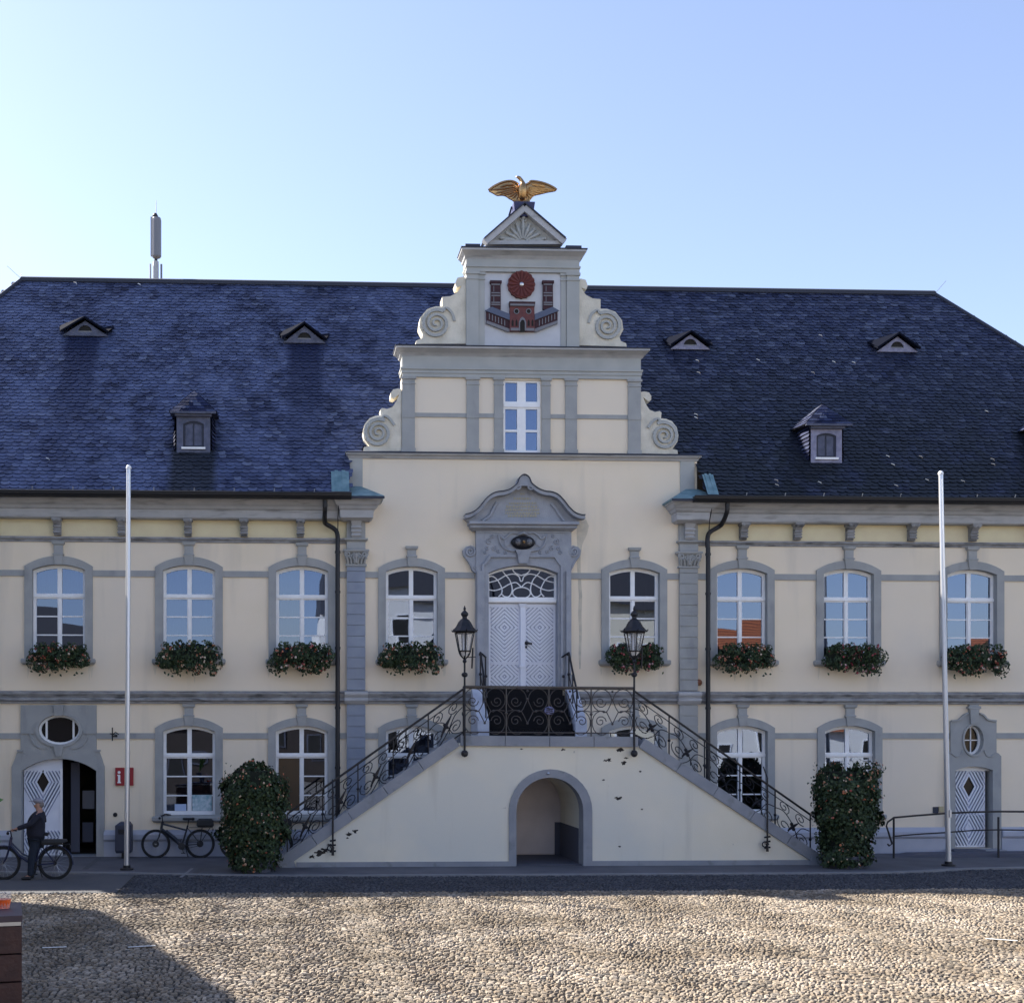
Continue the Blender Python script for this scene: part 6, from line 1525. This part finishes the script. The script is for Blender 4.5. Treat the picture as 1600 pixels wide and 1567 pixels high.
# ramp and its handrail at the right
zz = rz0-.02
m = MB(); m.plate([(X(1368), .0), (XR, .0), (XR, zz), (X(1470), zz*.8), (X(1400), .08)], (), -1.15, -.50)
o = fix(m.build('ramp', M_darkgrey)); tag(o, 'low dark grey ramp rising to the narrow right door', 'ramp')
hy = -1.25; hh = lambda px, py: (W(px, py, hy)[0], hy, W(px, py, hy)[1])
t = thing('ramp_handrail', 'low dark steel handrail of the ramp at the right', 'handrail', hh(1396, 1341))
off = Vector(t.location); L_ = lambda *P: [Vector(hh(*p))-off for p in P]
MB().tube(L_((1387,1318),(1389,1321),(1394,1318),(1385,1290),(1387,1284),(1397,1277),(1430,1274),(1482,1270),(1520,1268.5),(1560,1267.5),(1640,1268)), .024, 6).build('top_rail', M_pipe, t)
MB().tube(L_((1397,1306),(1440,1302.5),(1482,1300),(1520,1297),(1560,1296),(1640,1297)), .018, 6).build('middle_rail', M_pipe, t)
for px in (1396.5, 1560): MB().tube(L_((px, 1276), (px, 1342)), .028, 6).build('post', M_pipe, t)

# ------------------------------------------------ foreground at the left edge
tx = X(35, -19); tz = 3.18-287*12/1920
M_wood = mat('dark_red_brown_wood', (.045, .018, .015), .55, var=(.075, .03, .022), vscale=5, bump=.3, bscale=25)
t = thing('wooden_counter', 'dark brown wooden market counter cut by the left edge', 'counter', (tx, -19, 0), math.radians(12.8))
MB().box(-1.6, .0, -.0, .95, tz-.06, tz).build('top', mat('counter_top', (.075, .05, .06), .5, var=(.05, .03, .035), vscale=4), t)
m = MB(); k = 0; z = tz-.10
MB().box(-1.55, -.012, .03, .9, tz-.10, tz-.06).build('metal_strip', M_silver, t)
while z > .05: m.box(-1.58, -.005, .015, .92, max(.02, z-.262), z-.008); z -= .27
m.build('boards', M_wood, t)
gx, gz = X(2, -18.6), tz
t = thing('glass', 'glass with bright orange drink on the wooden counter', 'glass', (gx, -18.5, tz+.001))
MB().lathe([(.06, 0), (.075, .09), (.075, .091)], (0, 0, 0), 14).build('drink', mat('orange_drink', (.75, .10, .01), .4), t); MB().lathe([(.062, -.0), (.08, .16)], (0, 0, 0), 16).build('tumbler', M_clear, t)
t = thing('potted_plant', 'leafy green plant peeping in at the left edge', 'plant', (X(-34, -18.3), -18.3, tz+.001))
MB().lathe([(.10, 0), (.14, .2), (.15, .22)], (0, 0, 0), 14).build('pot', M_darkgrey, t)
random.seed(4); m = MB(); s2 = MB()
for i in range(9):
    a = random.uniform(-1, 1.2); hh_ = random.uniform(.4, 1.0); e = (.24*math.cos(a)*random.uniform(.2, 1.1), .2*math.sin(a), .2+hh_); s2.tube([(0, 0, .2), (e[0]*.4, e[1]*.5, .2+hh_*.6), e], .006, 4)
    for k in range(7): u = .4+.6*k/6; leaf(m, (e[0]*u+random.gauss(0, .03), e[1]*u, .2+hh_*u+random.gauss(0, .02)), (random.gauss(0, .5), -1, .6), .09, .055)
m.build('leaves', M_leafl, t); s2.build('stems', M_leafl, t)
# chalk lines on the cobbles
M_chalk = mat('white_road_paint', (.6, .6, .58), .8)
def chalk(px0, py0, px1, py1):
    def G(px, py):
        a = (px-PPX)/F; b = (HY-py)/F; t_ = -(H-.024)/b
        return Vector((t_*(math.cos(YAW)*a+math.sin(YAW)), -D+t_*(-math.sin(YAW)*a+math.cos(YAW)), .024))
    p, q = G(px0, py0), G(px1, py1); n_ = (q-p).cross(Vector((0, 0, 1))).normalized()*.035
    MB().add([p-n_, q-n_, q+n_, p+n_], [(0,1,2,3)]).build('painted_line', M_chalk, kind='structure')
chalk(66, 1480, 104, 1478.5); chalk(200, 1479, 243, 1476.5); chalk(1540, 1465.5, 1590, 1469)

# ------------------------------------------------ houses across the square, mirrored in the panes; unseen blocks shading the left
def house(label, x0, x1, y0, y1, he, hr_, gable, wm, rm, rows=(1.2, 4.2, 7.2), nwin=4, name='house'):
    t = thing(name, label, 'house', ((x0+x1)/2, y0, 0)); cx = (x0+x1)/2; w2 = (x1-x0)/2; dp = y1-y0   # y0 = front (towards the square), y1 < y0 = back
    m = MB()
    if gable: m.plate([(-w2, 0), (w2, 0), (w2, he), (0, hr_), (-w2, he)], (), 0, dp)
    else: m.box(-w2, w2, min(0, dp), max(0, dp), 0, he)
    fix(m.build('wall', wm, t)); r = MB()
    if gable: r.add([(-w2-.3, .3, he-.3), (0, .3, hr_+.1), (w2+.3, .3, he-.3), (-w2-.3, dp, he-.3), (0, dp, hr_+.1), (w2+.3, dp, he-.3)], [(0,1,4,3), (1,2,5,4)])
    else: r.add([(-w2, .5, he-.2), (w2, .5, he-.2), (w2, dp/2, hr_), (-w2, dp/2, hr_), (w2, dp-.3, he), (-w2, dp-.3, he)], [(0,1,2,3), (3,2,4,5)]); r.add([(-w2, .4, he-.1), (-w2, dp/2, hr_), (-w2, dp, he), (w2, .4, he-.1), (w2, dp/2, hr_), (w2, dp, he)], [(0,1,2), (5,4,3)])
    r.build('roof', rm, t)
    for zr in rows:
        for k in range(nwin):
            xx = -w2+(k+.5)*2*w2/nwin
            if zr+1.6 > he and (not gable or abs(xx) > w2*.4): continue
            f = MB().box(xx-.55, xx+.55, .02, .06, zr, zr+1.6).build('window', M_darkgrey if wm is wD else M_white, t); MB().box(xx-.47, xx+.47, .065, .07, zr+.08, zr+1.52).build('pane', M_dark, f)
wA = mat('white_house_render', (.75, .73, .68), .9); wB = mat('pale_cream_house_render', (.70, .64, .5), .9); wC = mat('ochre_house_render', (.5, .38, .22), .9); wD = mat('brown_brick_house', (.035, .026, .022), .9)
rA = mat('dark_roof_tiles', (.03, .03, .035), .7)
def ex_tile(t, tc, cur):
    wv = t.nodes.new('ShaderNodeTexWave'); wv.bands_direction = 'Z'; wv.inputs['Scale'].default_value = 1.6; wv.inputs['Distortion'].default_value = 1.5
    t.links.new(tc.outputs['Object'], wv.inputs['Vector']); cr = t.nodes.new('ShaderNodeValToRGB'); cr.color_ramp.elements[0].color = (.12, .03, .012, 1); cr.color_ramp.elements[1].color = (.42, .13, .05, 1)
    t.links.new(wv.outputs[0], cr.inputs[0]); return cr.outputs[0]
rO = mat('orange_roof_tiles', (.35, .11, .04), .8, extra=ex_tile)
YO = -53
house('white house mirrored in the upper window left of the main door', 3.5, 14, YO, YO-12, 12.4, 17, False, wA, rA, rows=(1.2, 4.6, 8.0))
house('cream house mirrored in the upper window right of the main door', 14.2, 27, YO, YO-12, 12.0, 17, False, wB, rA, rows=(1.2, 4.6, 8.0), nwin=5)
house('house with orange tiled roof across the square, mirrored in the right hand windows', 27.3, 36.5, YO, YO-12, 6.2, 11.0, False, wA, rO, rows=(1.2, 3.8), nwin=4)
house('low white house mirrored in the window left of the right flagpole', 36.8, 43, YO, YO-10, 5.0, 8.6, False, wA, rO, rows=(1.2,), nwin=3)
house('ochre house with orange tiled roof, mirrored in the far right windows', 43.2, 56, YO-2, YO-12, 5.5, 9.2, True, wC, rO, rows=(1.2,), nwin=5)
house('low brown house across the square, mirrored in the left windows', -11, 3.3, YO-1, YO-12, 5.2, 8.0, False, wD, rA, rows=(1.2,), nwin=6)
house('brown brick house across the square, mirrored in the far left window', -30, -11.3, YO, YO-12, 7.8, 11.8, False, wD, rA, rows=(1.2, 4.2), nwin=7)
t = thing('unseen_shade_house', 'unseen plain house outside the left edge, shaped to shade the cobbles', 'house', (-16, -1, 0))
loc_ = lambda L: [(x+16, y+1) for x, y in L]
fp = loc_([(-34, -.9), (-15.5, -.9), (-13.1, -7.4), (-11.0, -13.5), (-13, -22), (-34, -22)]); hN = 11.0  # footprint worked back from the ground shadow it has to cast
n = len(fp); m = MB(); m.add([(x, y, 0) for x, y in fp]+[(x, y, hN) for x, y in fp], [(i, (i+1) % n, n+(i+1) % n, n+i) for i in range(n)]+[tuple(range(n, 2*n))])
fix(m.build('wall', wB, t)); m = MB(); m.add([(x*1.0, y, hN+.002) for x, y in fp]+[(x, y, hN+.15) for x, y in fp], [(i, (i+1) % n, n+(i+1) % n, n+i) for i in range(n)]+[tuple(range(n, 2*n))]); fix(m.build('roof', rA, t))

t = thing('unseen_shade_house', 'unseen taller block added behind the left edge to shade the lane', 'house', (-19, 4.3, 0))
MB().box(-15, 0, 0, 9, 0, 14).build('wall', wB, t); MB().loft([(-15.1, .1, -.1, 14.0), (-15.1, .1, -.1, 14.15)], 9.1).build('roof', rA, t)  # out of view, added only to shade the lane
# the description of parts that stay in one piece
for o in bpy.data.objects:
    if o.name.startswith(('slates', 'snow_hook')) and o.parent: o['kind'] = 'stuff'
